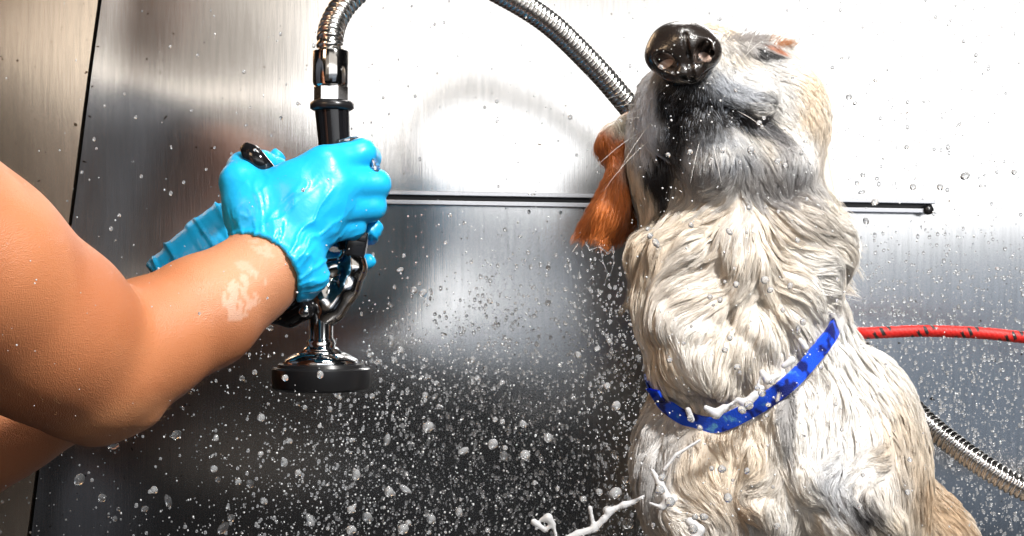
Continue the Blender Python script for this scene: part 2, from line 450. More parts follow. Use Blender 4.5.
# front legs and paws
for cx in (702, 842):
    Cc(D, [(cx, 520, 0.02, 46), (cx - 2, 640, 0.03, 33), (cx - 4, 760, 0.0, 26), (cx - 4, 850, 0.0, 24), (cx - 4, 878, -0.012, 27)], 0.02)
    for t in (-20, -7, 7, 20): E(D, cx - 4 + t, 886, -0.045 - 0.006 * (abs(t) < 10), 9, 12, 20, 0.006)
# haunches and hind feet
E(D, 905, 655, 0.20, 88, 125, 110, 0.03, rot=-8); E(D, 690, 680, 0.20, 78, 115, 110, 0.03, rot=8)
Cc(D, [(905, 560, 0.17, 70), (935, 690, 0.12, 60)], 0.03)
for cx in (905, 655):
    Cc(D, [(cx, 790, 0.18, 40), (cx, 852, 0.08, 22), (cx, 868, 0.0, 22)], 0.02)
    for t in (-16, -5, 5, 16): E(D, cx + t, 876, -0.03, 8, 10, 18, 0.006)
# tail along the tub floor
Cc(D, [(800, 790, 0.33, 32), (870, 812, 0.36, 24), (935, 815, 0.33, 17), (985, 815, 0.27, 9)], 0.015)
# neck and ruff
Cc(D, [(738, 195, 0.055, 84), (738, 260, 0.045, 92), (742, 330, 0.04, 83), (766, 400, 0.05, 94)], 0.02)
Cc(D, [(870, 470, 0.16, 42), (905, 560, 0.18, 56), (925, 640, 0.19, 68)], 0.03)
E(D, 690, 255, 0.005, 50, 48, 46, 0.014)
E(D, 690, 310, 0.0, 46, 42, 48, 0.012)
E(D, 790, 235, 0.01, 50, 50, 46, 0.014)
E(D, 780, 300, 0.0, 44, 52, 48, 0.012)
E(D, 744, 255, -0.02, 38, 60, 30, 0.012)
E(D, 730, 352, -0.012, 56, 36, 46, 0.012)
E(D, 690, 372, 0.0, 36, 34, 36, 0.012)
# head
E(D, 730, 122, 0.055, 95, 76, 92, 0.015)                   # skull
E(D, 772, 128, 0.03, 52, 66, 60, 0.015, rot=-12)           # right cheek
E(D, 664, 152, 0.03, 37, 74, 58, 0.015)                    # left cheek
Cc(D, [(725, 92, 0.03, 50), (706, 74, -0.025, 44), (688, 60, -0.058, 33)], 0.014)   # muzzle
E(D, 668, 112, -0.03, 33, 44, 40, 0.009, rot=4)            # left flew
E(D, 738, 100, -0.028, 42, 30, 42, 0.009, rot=24)          # right flew
E(D, 690, 92, -0.06, 38, 24, 24, 0.01)
# lower jaw
Cc(D, [(702, 128, -0.058, 22), (712, 150, -0.035, 38), (734, 178, 0.0, 58)], 0.008)
E(D, 762, 166, 0.0, 52, 34, 52, 0.012)
E(D, 764, 50, 0.035, 28, 11, 22, 0.014, rot=8)                     # brow
# mouth line and eye slit
Cc(D, [(694, 112, -0.092, 4), (716, 113, -0.088, 5), (742, 122, -0.072, 6), (766, 132, -0.05, 7), (784, 142, -0.035, 5)], 0.004, 'sub')
Cc(D, [(690, 116, -0.094, 4), (676, 134, -0.080, 6), (664, 160, -0.055, 9), (660, 190, -0.03, 8)], 0.004, 'sub')
def on_front(F_, px, py, y0=-0.16, iso=0.0):
    """first surface point seen at px,py coming from the front"""
    ys = np.arange(y0, 0.3, 0.002); P = np.array([W(px, py, y) for y in ys]); v = F_.sample(P)
    i = np.argmax(v < iso) if (v < iso).any() else 0
    return P[i]

# ---- how the coat lies: (px, py, dx, dy) in the front view
FLOW = np.array([
 (682, 78, -.2, 1), (650, 90, -.6, .8), (715, 80, .6, .6), (660, 120, -.3, 1), (640, 120, -.3, 1), (700, 105, 0, 1), (735, 95, .9, .5),
 (760, 70, 1, .4), (790, 80, .8, .7), (815, 120, .2, 1), (770, 110, .9, .5), (800, 160, -.2, 1), (822, 180, .1, 1), (700, 130, -.1, 1),
 (720, 140, .3, 1), (750, 150, .7, .8), (690, 165, -.2, 1), (730, 172, .1, 1), (770, 185, .5, .8), (645, 160, .05, 1), (636, 200, .05, 1),
 (660, 205, .15, 1), (745, 200, .3, 1), (715, 205, -.8, .7), (700, 225, -1, .7), (675, 235, -.9, .8), (655, 250, -.3, 1), (735, 225, -.5, .9),
 (750, 240, .1, 1), (757, 270, -.3, 1), (745, 300, -.35, 1), (700, 262, -1, .25), (670, 285, -.8, .6), (720, 285, -1, .5), (650, 310, -.1, 1), (690, 305, -.9, .5),
 (780, 215, .8, .6), (810, 225, 1, .45), (840, 235, 1, .5), (790, 255, 1, .3), (820, 265, 1, .2), (835, 290, .7, .5), (790, 285, 1, .35),
 (775, 310, .5, .9), (810, 315, .7, .7), (740, 340, -.3, 1), (715, 335, -.9, .55), (760, 360, .1, 1), (700, 380, .5, 1), (665, 350, .3, 1), (670, 385, .5, .9), (790, 350, .2, 1),
 (730, 400, .1, 1), (730, 440, -.1, 1), (690, 430, -.3, 1), (655, 430, -.3, 1), (645, 480, -.2, 1), (770, 430, 0, 1), (785, 460, -.05, 1), (760, 450, -.1, 1),
 (715, 465, .3, .9), (700, 490, .9, .6), (735, 475, -.2, 1), (760, 490, -.9, .2), (745, 515, .9, .5), (690, 520, .9, .3), (730, 530, .2, 1),
 (830, 360, .25, 1), (860, 370, .45, .9), (880, 400, .4, 1), (905, 430, .2, 1), (840, 400, .1, 1), (810, 410, -.2, 1), (860, 430, -.5, .7), (820, 440, -.6, .9),
 (800, 470, .1, 1), (815, 500, .9, .6), (840, 470, -.9, .5), (880, 465, -.9, .15), (895, 500, -.2, 1), (850, 525, .9, .5), (880, 520, .8, .6), (915, 480, .1, 1),
 (930, 500, .35, 1), (960, 530, .5, 1), (780, 530, 0, 1), (800, 700, 0, 1), (650, 650, 0, 1), (950, 650, .1, 1), (700, 850, 0, 1), (850, 850, 0, 1)], float)
FLOW[:, 2:] /= np.linalg.norm(FLOW[:, 2:], axis=1, keepdims=True)
def flow(P):
    x, y = toxy(P)
    out = np.zeros((len(P), 2))
    for s0 in range(0, len(P), 20000):
        e0 = slice(s0, s0 + 20000)
        d2 = (x[e0, None] - FLOW[None, :, 0]) ** 2 + (y[e0, None] - FLOW[None, :, 1]) ** 2
        wt = 1 / (d2 + 60) ** 1.6
        out[e0] = wt @ FLOW[:, 2:]
    out /= np.linalg.norm(out, axis=1, keepdims=True) + 1e-9
    return np.stack([out[:, 0], np.zeros(len(P)), -out[:, 1]], 1)
def trace(F_, R0, length, n, depth, wob=0.5, freq=60.0, jit=0.0):
    """strands that lie on the coat: they start at R0 and keep their depth(t) over the surface"""
    P = R0.copy(); out = [P.copy()]
    step = (length / (n - 1))[:, None]
    ang0 = (rng.random(len(P)) - 0.5) * 2 * jit
    for k in range(1, n):
        g = F_.grad(P); d = flow(P)
        side = (vnoise(P * freq + 3) - 0.5) * 2 * wob + ang0
        c, s = np.cos(side), np.sin(side)
        d = np.stack([d[:, 0] * c - d[:, 2] * s, d[:, 1], d[:, 0] * s + d[:, 2] * c], 1)
        d -= g * (d * g).sum(1, keepdims=True); d /= np.linalg.norm(d, axis=1, keepdims=True) + 1e-9
        P = P + d * step
        P = P - g * (F_.sample(P) - depth(k / (n - 1)))[:, None] * 0.8
        out.append(P.copy())
    return np.stack(out, 1)
# ---- wet locks that stand up from the neck and breast as relief of the body itself
seeds = []
def lock_zone(n, x0, x1, y0, y1):
    for _ in range(n): seeds.append((x0 + rng.random() * (x1 - x0), y0 + rng.random() * (y1 - y0)))
lock_zone(64, 640, 850, 200, 370); lock_zone(14, 645, 900, 420, 536); lock_zone(6, 690, 820, 190, 230)
G0 = np.array([on_front(D, *q) for q in seeds])
G0 = G0[np.abs(D.sample(G0)) < 0.02]
L0 = 0.040 + 0.034 * rng.random(len(G0))
LK = trace(D, G0, L0, 9, lambda t: 0.0005, 0.7, 22)
for g in range(len(LK)):
    r0 = (0.0085 + 0.0070 * rng.random()) * (1 if g < 55 else .7)
    for k in range(8):
        t = k / 8; ra = r0 * (1 - t) ** .7 * min(1, .45 + t * 3) + .0008; t = (k + 1) / 8; rb = r0 * (1 - t) ** .7 * min(1, .45 + t * 3) + .0008
        D.cap(LK[g, k], LK[g, k + 1], ra, rb, 0.0026)
V, F = D.nets()
V = smooth_mesh(V, F, 1, 0.4)
N = vnormals(V, F)
# fine streaks along the coat
fl = flow(V); perp = np.cross(fl, [0, 1, 0])

def blob(x, y, cx, cy, rx, ry, rot=0, soft=0.35):
    a = math.radians(rot); u = (x - cx) * math.cos(a) + (y - cy) * math.sin(a); v = -(x - cx) * math.sin(a) + (y - cy) * math.cos(a)
    return 1 - sm(1 - soft, 1 + soft, np.sqrt((u / rx) ** 2 + (v / ry) ** 2))
CREAM = np.array((0.84, 0.76, 0.65)); WHITE = np.array((0.92, 0.90, 0.87)); GREY = np.array((0.30, 0.29, 0.295)); DARK = np.array((0.012, 0.011, 0.012))
TAN = np.array((0.60, 0.42, 0.26)); ORANGE = np.array((0.62, 0.19, 0.05)); BUFF = np.array((0.70, 0.57, 0.42)); SILVER = np.array((0.50, 0.52, 0.56))
def coat(P, rnd=None):
    """the coat's own colours"""
    x, y = toxy(P)
    wob = (fbm(P * 45) - .5) * 22
    X = x + wob; Y = y + (fbm(P * 45 + 9) - .5) * 22
    c = np.tile(CREAM, (len(P), 1))
    def over(col, a):
        nonlocal c
        c = c * (1 - a[:, None]) + np.array(col) * a[:, None]
    if rnd is None: rnd = fbm(P * 160)
    over(WHITE, sm(.35, .65, fbm(P * 22 + 5)) * .8)
    over(BUFF, sm(.52, .75, fbm(P * 26 + 2)) * np.where(y > 400, .25, .5)); over(WHITE, blob(X, Y, 850, 400, 70, 95, -20) * .85); over(WHITE, blob(X, Y, 745, 300, 90, 90) * .35)  # right chest whitened to imitate the blown-out highlight
    # right edge of the body and the flank are warmer
    over(BUFF, blob(X, Y, 915, 470, 26, 90, -18) * .7); over(TAN, blob(X, Y, 958, 540, 20, 85, -28) * .75)
    over(BUFF, blob(X, Y, 722, 480, 55, 45) * .45); over(TAN, blob(X, Y, 737, 505, 8, 24) * .7); over(BUFF, blob(X, Y, 655, 345, 14, 40) * .8)
    over(BUFF, blob(X, Y, 640, 190, 16, 75, 0) * .4); over(BUFF, blob(X, Y, 665, 235, 26, 30, 20) * .5)
    over(BUFF, blob(X, Y, 818, 120, 14, 60, -8) * .7)
    # grey underwool
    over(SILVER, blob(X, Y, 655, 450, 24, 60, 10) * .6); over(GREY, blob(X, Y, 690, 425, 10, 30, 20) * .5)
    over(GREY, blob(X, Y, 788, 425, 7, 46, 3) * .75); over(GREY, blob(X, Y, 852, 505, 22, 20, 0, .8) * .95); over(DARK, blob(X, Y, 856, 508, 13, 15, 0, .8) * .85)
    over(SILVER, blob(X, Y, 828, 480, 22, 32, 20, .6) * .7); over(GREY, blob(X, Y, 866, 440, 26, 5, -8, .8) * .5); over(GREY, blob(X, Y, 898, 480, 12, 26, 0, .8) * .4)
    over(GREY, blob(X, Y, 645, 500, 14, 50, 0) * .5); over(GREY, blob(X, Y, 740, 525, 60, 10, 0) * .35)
    # head
    over(SILVER, blob(X, Y, 762, 85, 40, 28, 30) * .45)
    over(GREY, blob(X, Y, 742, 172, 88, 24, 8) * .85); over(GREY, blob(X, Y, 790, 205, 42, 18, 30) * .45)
    over(SILVER, blob(X, Y, 800, 150, 26, 26) * .4)
    over(SILVER, blob(X, Y, 712, 146, 44, 24, 10) * .85)
    over(WHITE, blob(X, Y, 718, 154, 34, 9, -14) * .7); over(WHITE, blob(X, Y, 728, 190, 22, 10) * .7)
    over(SILVER, blob(X, Y, 654, 118, 24, 50, 4) * .85)
    over(DARK, blob(X, Y, 696, 102, 48, 32, 8) * .99)
    over(DARK, blob(X, Y, 679, 128, 10, 32, 10) * .93)
    over(DARK, blob(X, Y, 659, 172, 13, 34, 4) * .97)
    over(DARK, blob(X, Y, 722, 112, 40, 11, 18) * .95); over(np.array((.84, .88, .95)), blob(X, Y, 649, 116, 13, 44, 4) * .92)
    over(DARK, blob(X, Y, 757, 128, 32, 9, 22) * .98)
    over(GREY, blob(X, Y, 775, 140, 26, 10, 35) * .7)
    over(SILVER, blob(X, Y, 738, 84, 26, 20, 20) * .8)
    over(WHITE, blob(X, Y, 752, 78, 36, 9, 28) * .9)
    over(GREY, blob(x, y, 748, 45, 32, 9, 8, .6) * .75)
    over(ORANGE, blob(x, y, 772, 48, 11, 3, 15) * .75)
    over(ORANGE, blob(x, y, 632, 84, 5, 13, 14) * .95)
    over(DARK, blob(x, y, 762, 54, 16, 4.5, 12) * .99)
    over(DARK, blob(x, y, 636, 92, 3, 10, 12) * .8)
    # salt and pepper on the muzzle
    mz = blob(X, Y, 695, 115, 72, 55)
    c = np.where((mz > .3)[:, None] & ((rnd > .62) & (rnd < .74))[:, None], c * .5 + np.array((.55, .60, .68)) * .5 * mz[:, None], c)
    return np.clip(c, 0.006, 0.95)
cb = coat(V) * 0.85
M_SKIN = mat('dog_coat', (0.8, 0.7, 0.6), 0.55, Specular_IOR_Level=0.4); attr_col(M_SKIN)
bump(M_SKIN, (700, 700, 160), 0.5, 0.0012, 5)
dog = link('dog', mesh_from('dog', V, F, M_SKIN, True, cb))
tag(dog, 'wet cream-coated dog sitting in the steel tub, head thrown back and eyes shut', 'dog')

# ---- where the collar lies
cc = [(655, 388), (668, 404), (690, 418), (716, 423), (742, 413), (768, 398), (792, 378), (812, 356), (828, 334), (838, 312)]
fp = np.array([on_front(D, x, y, -.16, .003) if i_ not in (9,) else W(x - 3, y, .05) for i_, (x, y) in enumerate(cc)])
_q = np.polyfit(np.arange(len(fp)), fp[:, 1], 3); _yy = np.minimum(np.polyval(_q, np.arange(len(fp))), fp[:, 1] + .002)
fp = np.array([W(x, y, d_) for (x, y), d_ in zip(cc, _yy)])
CLN = spline(np.array(cc, float), 80)
# ---- hair
def make_hair(name, P, rad, colr, m, parent, tipf=0.35, label=None):
    """P: (n, k, 3) strands"""
    n, k, _ = P.shape
    hc = bpy.data.hair_curves.new(name); hc.add_curves([k] * n)
    hc.points.foreach_set('position', P.astype(np.float32).ravel())
    t = np.linspace(0, 1, k); r = (np.asarray(rad).reshape(-1, 1) * (1 - (1 - tipf) * t ** 2)).astype(np.float32)
    r = np.broadcast_to(r, (n, k)).copy()
    ra = hc.attributes.get('radius') or hc.attributes.new('radius', 'FLOAT', 'POINT'); ra.data.foreach_set('value', r.ravel())
    ca = hc.attributes.new('col', 'FLOAT_COLOR', 'CURVE'); c = np.ones((n, 4), np.float32); c[:, :3] = colr; ca.data.foreach_set('color', c.ravel())
    hc.materials.append(m)
    o = link(name, hc, parent)
    if label: o['label'] = label
    return o
M_FUR = mat('dog_hair', (0.8, 0.7, 0.6), 0.32, Specular_IOR_Level=0.55); attr_col(M_FUR)

tri = np.concatenate([F[:, [0, 1, 2]], F[:, [0, 2, 3]]])
A = V[tri[:, 0]]; Bv = V[tri[:, 1]]; Cv = V[tri[:, 2]]
ar = np.linalg.norm(np.cross(Bv - A, Cv - A), axis=1) / 2
cen = (A + Bv + Cv) / 3; tn = N[tri[:, 0]]
tx, ty = toxy(cen)
wt = ar * np.where(tn[:, 1] < 0.35, 1.0, 0.22) * np.where(ty < 560, 1.0, 0.12)
fine = (ty < 195)
wt *= np.where(fine, 2.0, 1.0)
# bare skin around the nose leather
wt *= np.where(((tx - 682) / 37) ** 2 + ((ty - 50) / 27) ** 2 < 1, 0.0, 1)
_dc = np.full(len(cen), 99.0)
_m = (np.abs(ty - 370) < 90) & (tn[:, 1] < .3)
_dd = np.sqrt((tx[_m][:, None] - CLN[None, :, 0]) ** 2 + (ty[_m][:, None] - CLN[None, :, 1]) ** 2); _dc[_m] = _dd.min(1)
wt *= np.where(_dc < 8, 0.0, 1.0)
NH = 160000
pick = rng.choice(len(tri), NH, p=wt / wt.sum())
a_, b_ = rng.random(NH), rng.random(NH); fl_ = a_ + b_ > 1; a_[fl_] = 1 - a_[fl_]; b_[fl_] = 1 - b_[fl_]
R0 = A[pick] + a_[:, None] * (Bv - A)[pick] + b_[:, None] * (Cv - A)[pick]
hx, hy = toxy(R0)
head = 1 - sm(165, 215, hy)
muz = blob(hx, hy, 695, 105, 60, 48, 0, .4)
ruff = (1 - head) * (1 - sm(360, 400, hy)); ln = 0.022 * (1 - head) + 0.012 * head + 0.012 * ruff
ln = ln * (1 - muz) + 0.006 * muz
_h = np.where((np.abs(hy - 370) < 90))[0]; _dc = np.full(NH, 99.0)
for _s in range(0, len(_h), 20000):
    q = _h[_s:_s + 20000]; dx_ = hx[q][:, None] - CLN[None, :, 0]; dy_ = hy[q][:, None] - CLN[None, :, 1]; _dc[q] = np.where((dy_ < 25).any(1), np.sqrt(dx_ ** 2 + dy_ ** 2).min(1), 99)
ln *= np.clip((_dc - 2) / 30, .35, 1)
# guides
NG = 7000
gi = rng.choice(NH, NG, replace=False)
kt = kdtree.KDTree(NG)
for q in range(NG): kt.insert(R0[gi[q]], q)
kt.balance()
near = np.array([kt.find(R0[q])[1] for q in range(NH)])
K = 7
hd = head[gi]
lift = 0.0010 + 0.0026 * rng.random(NG) * (1 - .5 * hd)
lift = lift * (1 - muz[gi] * .4)
GP = trace(D, R0[gi], ln[gi] * (0.75 + 0.5 * rng.random(NG)), K, lambda t: lift * math.sin(min(1, t * 1.1) * 2.0), 0.40, 38, 0.22)
off = R0 - R0[gi][near]
tt = np.linspace(0, 1, K)
cl = ((0.86 - .22 * sm(395, 440, hy)) * (1 - .45 * head) * (1 - muz * .5))[:, None]
keep = 1 - cl * tt[None, :] ** 0.75
rel = GP - GP[:, :1]
scale = (0.72 + 0.5 * rng.random(NH))
tq = tt[None, :] * np.minimum(scale, 1)[:, None] * (K - 1)
i0 = np.clip(np.floor(tq).astype(int), 0, K - 2); fr = (tq - i0)[..., None]
rr = rel[near][np.arange(NH)[:, None], i0] * (1 - fr) + rel[near][np.arange(NH)[:, None], i0 + 1] * fr
HP = R0[gi][near][:, None, :] + rr + off[:, None, :] * keep[..., None] + (rng.random((NH, 1, 3)) - .5) * 0.0022 * tt[None, :, None]
# keep every strand outside the skin
g = D.grad(HP.reshape(-1, 3)); dd = D.sample(HP.reshape(-1, 3)); mn = np.tile(0.0002 + 0.0010 * np.sin(tt * 2.6), NH)
HP = (HP.reshape(-1, 3) + g * np.clip(mn - dd, 0, 0.01)[:, None]).reshape(NH, K, 3); HP[:, 0] -= g.reshape(NH, K, 3)[:, 0] * 0.0012
hr = rng.random(NH)
hc_ = coat(R0, hr) * (0.78 + 0.30 * rng.random(NG)[near] + 0.12 * (rng.random(NH) - .5))[:, None]
fur = make_hair('fur', HP, 0.00013 + 0.00007 * rng.random(NH) - .00005 * head, np.clip(hc_, .004, .97), M_FUR, dog, .3)
# whiskers
wk = []
def whisk(px, py, dx, dy, dz, L, n=9):
    p = on_front(D, px, py); d0 = np.array([dx, dz, -dy], float); d0 /= np.linalg.norm(d0)
    t = np.linspace(0, 1, n)[:, None]
    wk.append(p + d0 * L * t + np.array([0, 0.0, -0.25]) * L * t ** 2)
for q in [(642, 92, -1, .02, -.2, .036), (642, 104, -1, .0, -.2, .042), (645, 116, -1, .12, -.2, .046), (648, 128, -1, .5, -.1, .05), (644, 108, -1, .35, -.3, .05), (650, 140, -.9, .7, -.1, .045),
          (652, 122, -.8, .9, -.2, .04), (742, 60, .7, -.9, -.3, .03), (745, 58, .3, -1, -.2, .03), (750, 95, 1, -.5, -.4, .04), (742, 104, 1, -.1, -.5, .04), (735, 110, .8, .4, -.6, .035), (700, 140, -.3, .9, -.5, .03), (712, 142, .2, .9, -.5, .03)]:
    whisk(*q)
make_hair('whiskers', np.array(wk), np.full(len(wk), 0.00013), np.tile((.9, .88, .84), (len(wk), 1)), M_FUR, dog, .2, 'stiff white whiskers')
lash = []
for q in range(26):
    t = q / 25; p = on_front(D, 746 + 32 * t, 53 + 3 * t); L = .006 + .006 * rng.random()
    s = np.linspace(0, 1, 6)[:, None]; lash.append(p + np.array([-.35 + .3 * t, -.6, -.75 + rng.random() * .3]) * L * s + np.array([-.2, 0, .4]) * L * s ** 2)
make_hair('eyelashes', np.array(lash), np.full(len(lash), 0.0002), np.tile((.55, .45, .33), (len(lash), 1)), M_FUR, dog, .3)
tuft = []
for q in range(420):
    cx, cy, sx, sy = (745, 42, 26, 4) if q % 3 else (782, 49, 9, 3)
    px = cx + rng.normal() * sx * .5; py = cy + rng.normal() * sy * .5
    p = on_front(D, px, py)
    if p[1] < -0.15: continue
    L = .006 + .005 * rng.random(); s = np.linspace(0, 1, 6)[:, None]
    tuft.append(p + np.array([.25 + .3 * rng.normal(), -.35, .9]) * L * s + np.array([.3, 0, -.2]) * L * s ** 2)
make_hair('brow_hair', np.array(tuft), np.full(len(tuft), 0.00016), np.array([(.50, .22, .09) if toxy(t_[:1])[0][0] > 768 else (.40, .37, .36) for t_ in tuft]), M_FUR, dog, .3, 'short grey and rust brow hair over the shut eye')

# ---- nose leather
NF = Field(W(636, 92, -0.13), W(730, 14, -0.02), 0.0008) if False else Field((W(636, 0, -.08)[0], -0.125, W(0, 96, -.08)[2]), (W(730, 0, -.08)[0], -0.03, W(0, 16, -.08)[2]), 0.0008)
E(NF, 682, 51, -0.078, 36, 28, 34, .004); E(NF, 683, 38, -0.082, 26, 14, 26, .008)
E(NF, 665, 58, -0.086, 20, 17, 22, .006, rot=-18); E(NF, 704, 52, -0.088, 18, 18, 22, .006, rot=12)
E(NF, 684, 44, -0.092, 20, 17, 19, .006)
E(NF, 684, 74, -0.088, 22, 11, 18, .006)
E(NF, 666, 61, -0.104, 14, 7.5, 19, .003, 'sub', rot=-30); Cc(NF, [(657, 67, -.104, 3.5), (646, 68, -.092, 3.0)], .002, 'sub')
E(NF, 703, 52, -0.104, 13, 7.5, 19, .003, 'sub', rot=62); Cc(NF, [(708, 55, -.104, 3.2), (717, 50, -.092, 2.6)], .002, 'sub')
_g = [(685, 34, 1.6), (686, 44, 1.8), (688, 54, 2.0), (690, 64, 2.2), (692, 74, 2.4), (693, 82, 2.4)]
_g = [on_front(NF, a_1, b_1, -.124) for a_1, b_1, c_1 in _g]; NF.chain(_g, [.0011, .0013, .0015, .0016, .0018, .0018], .0022, 'sub')
for _h in ([(674, 72), (684, 77), (692, 80)], [(712, 68), (702, 76), (694, 80)]):
    NF.chain([on_front(NF, a_1, b_1, -.124) for a_1, b_1 in _h], [.0009, .0013, .0014], .002, 'sub')
Vn, Fn = NF.nets(); Vn = smooth_mesh(Vn, Fn, 2, .5)
nx_, ny_ = toxy(Vn); cn = np.tile((0.018, 0.014, 0.012), (len(Vn), 1))
cn = np.where((blob(nx_, ny_, 666, 64, 8, 4, -26) > .5)[:, None] & (Vn[:, 1] > -0.112)[:, None], np.array((.40, .29, .24)), cn)  # highlights in the nostrils painted as pale patches
cn = np.where((blob(nx_, ny_, 705, 57, 7, 4, 30) > .5)[:, None] & (Vn[:, 1] > -0.112)[:, None], np.array((.40, .29, .24)), cn)
M_NOSE = mat('nose_leather', (0.02, 0.015, 0.013), 0.22, Coat_Weight=0.6, Coat_Roughness=0.08); attr_col(M_NOSE); bump(M_NOSE, (900, 900, 900), .35, .0006, kind='voronoi')
part('nose', Vn, Fn, M_NOSE, dog, True, cn, 'wet black nose')

# ---- ear: a folded flap
rows = [[(630, 112, .05), (620, 118, .035), (609, 124, .035), (603, 130, .05)],
        [(630, 135, .05), (614, 136, .03), (603, 140, .022), (597, 150, .045)],
        [(632, 158, .05), (620, 156, .025), (613, 160, .016), (608, 168, .03)],
        [(630, 180, .055), (622, 180, .02), (607, 182, .008), (600, 190, .03)],
        [(632, 205, .06), (625, 207, .016), (598, 212, .004), (584, 218, .03)],
        [(636, 224, .06), (614, 244, .03), (594, 240, .014), (575, 236, .03)]]
NU, NV = 40, 30
Rr = np.array([[W(*q) for q in r] for r in rows])
Ru = np.stack([spline(Rr[:, j], NU) for j in range(4)], 1)
Ev = np.stack([spline(Ru[i], NV) for i in range(NU)], 0)
u = np.linspace(0, 1, NU)[:, None]; v = np.linspace(0, 1, NV)[None, :]
Ev = Ev + np.stack([0 * u * v, .0016 * np.sin(v * 17 + u * 5) * u + .0012 * np.sin(u * 19 + v * 4), 0 * u * v], -1)
Ev = Ev.reshape(-1, 3)
i = np.arange(NU - 1)[:, None] * NV; j = np.arange(NV - 1)[None, :]
Fe = np.stack([i + j, i + NV + j, i + NV + j + 1, i + j + 1], -1).reshape(-1, 4)
En = vnormals(Ev, Fe); En = En * np.sign(-En[:, 1:2].mean())
nE = len(Ev); th = 0.0028
rim = list(range(NV)) + [k * NV + NV - 1 for k in range(1, NU)] + [(NU - 1) * NV + k for k in range(NV - 2, -1, -1)] + [k * NV for k in range(NU - 2, 0, -1)]
Fe2 = Fe.tolist() + (Fe[:, ::-1] + nE).tolist() + [[rim[(q + 1) % len(rim)], rim[q], rim[q] + nE, rim[(q + 1) % len(rim)] + nE] for q in range(len(rim))]
Ev2 = np.vstack([Ev, Ev - En * th])
ex, ey = toxy(Ev2)
EAR = np.array((0.52, 0.155, 0.035)); ce = np.tile(EAR, (len(Ev2), 1)) * (0.75 + .5 * fbm(Ev2 * 90))[:, None]
pale = blob(ex, ey, 622, 124, 17, 11, -20, .5) + blob(ex, ey, 624, 168, 8, 12, 0, .6) * .4
ce = ce * (1 - np.clip(pale, 0, 1)[:, None]) + CREAM * np.clip(pale, 0, 1)[:, None] * .9
dk = blob(ex, ey, 628, 165, 7, 14, 0, .6); ce = ce * (1 - dk[:, None] * .9)  # shade in the fold's crease put into the ear colour
M_EAR = mat('ear_skin', (0.4, 0.15, 0.05), 0.45); attr_col(M_EAR)
ear = part('ear', Ev2, Fe2, M_EAR, dog, True, ce, 'rust-brown ear flap hanging away from the head')
nh = 9000
qi = rng.integers(0, nE, nh); er = Ev[qi] + (rng.random((nh, 3)) - .5) * .0022 
dwn = np.stack([-.45 * np.ones(nh), np.zeros(nh), -1 * np.ones(nh)], 1); dwn[ey[qi] < 175, 0] = .35
nn_ = En[qi]; nn_ = np.where((rng.random(nh) < .75)[:, None], nn_, -nn_)
dwn -= nn_ * (dwn * nn_).sum(1, keepdims=True); dwn /= np.linalg.norm(dwn, axis=1, keepdims=True)
s = np.linspace(0, 1, 5)[None, :, None]; Lh = (.004 + .005 * rng.random(nh))[:, None, None]
eh = er[:, None, :] + dwn[:, None, :] * Lh * s + nn_[:, None, :] * Lh * .22 * np.sin(s * 2.6)
o = make_hair('ear_hair', eh, np.full(nh, .00014), np.clip(ce[qi] * (0.7 + .7 * rng.random((nh, 1))), 0, .95), M_FUR, ear, .3)
# the other ear, pressed back behind the cheek
rows = [[(812, 120, .08), (822, 128, .085), (826, 140, .10), (818, 150, .12)], [(812, 160, .085), (826, 165, .085), (832, 178, .10), (822, 185, .12)], [(818, 200, .09), (834, 205, .085), (840, 215, .10), (828, 222, .12)], [(828, 232, .10), (842, 236, .095), (848, 240, .105), (838, 243, .12)]]
Rr = np.array([[W(*q) for q in r] for r in rows]); Ru = np.stack([spline(Rr[:, j], 24) for j in range(4)], 1); E2 = np.stack([spline(Ru[i], 16) for i in range(24)], 0).reshape(-1, 3)
i = np.arange(23)[:, None] * 16; j = np.arange(15)[None, :]; F2 = np.stack([i + j, i + 16 + j, i + 17 + j, i + j + 1], -1).reshape(-1, 4)
N2 = vnormals(E2, F2); n2 = len(E2)
rim = list(range(16)) + [k * 16 + 15 for k in range(1, 24)] + [23 * 16 + k for k in range(14, -1, -1)] + [k * 16 for k in range(22, 0, -1)]
F22 = F2.tolist() + (F2[:, ::-1] + n2).tolist() + [[rim[(q + 1) % len(rim)], rim[q], rim[q] + n2, rim[(q + 1) % len(rim)] + n2] for q in range(len(rim))]
ear2 = part('ear', np.vstack([E2, E2 - N2 * .003]), F22, M_EAR, dog, True, np.tile(CREAM * .95, (2 * n2, 1)), 'pale cream ear pressed back against the ruff')
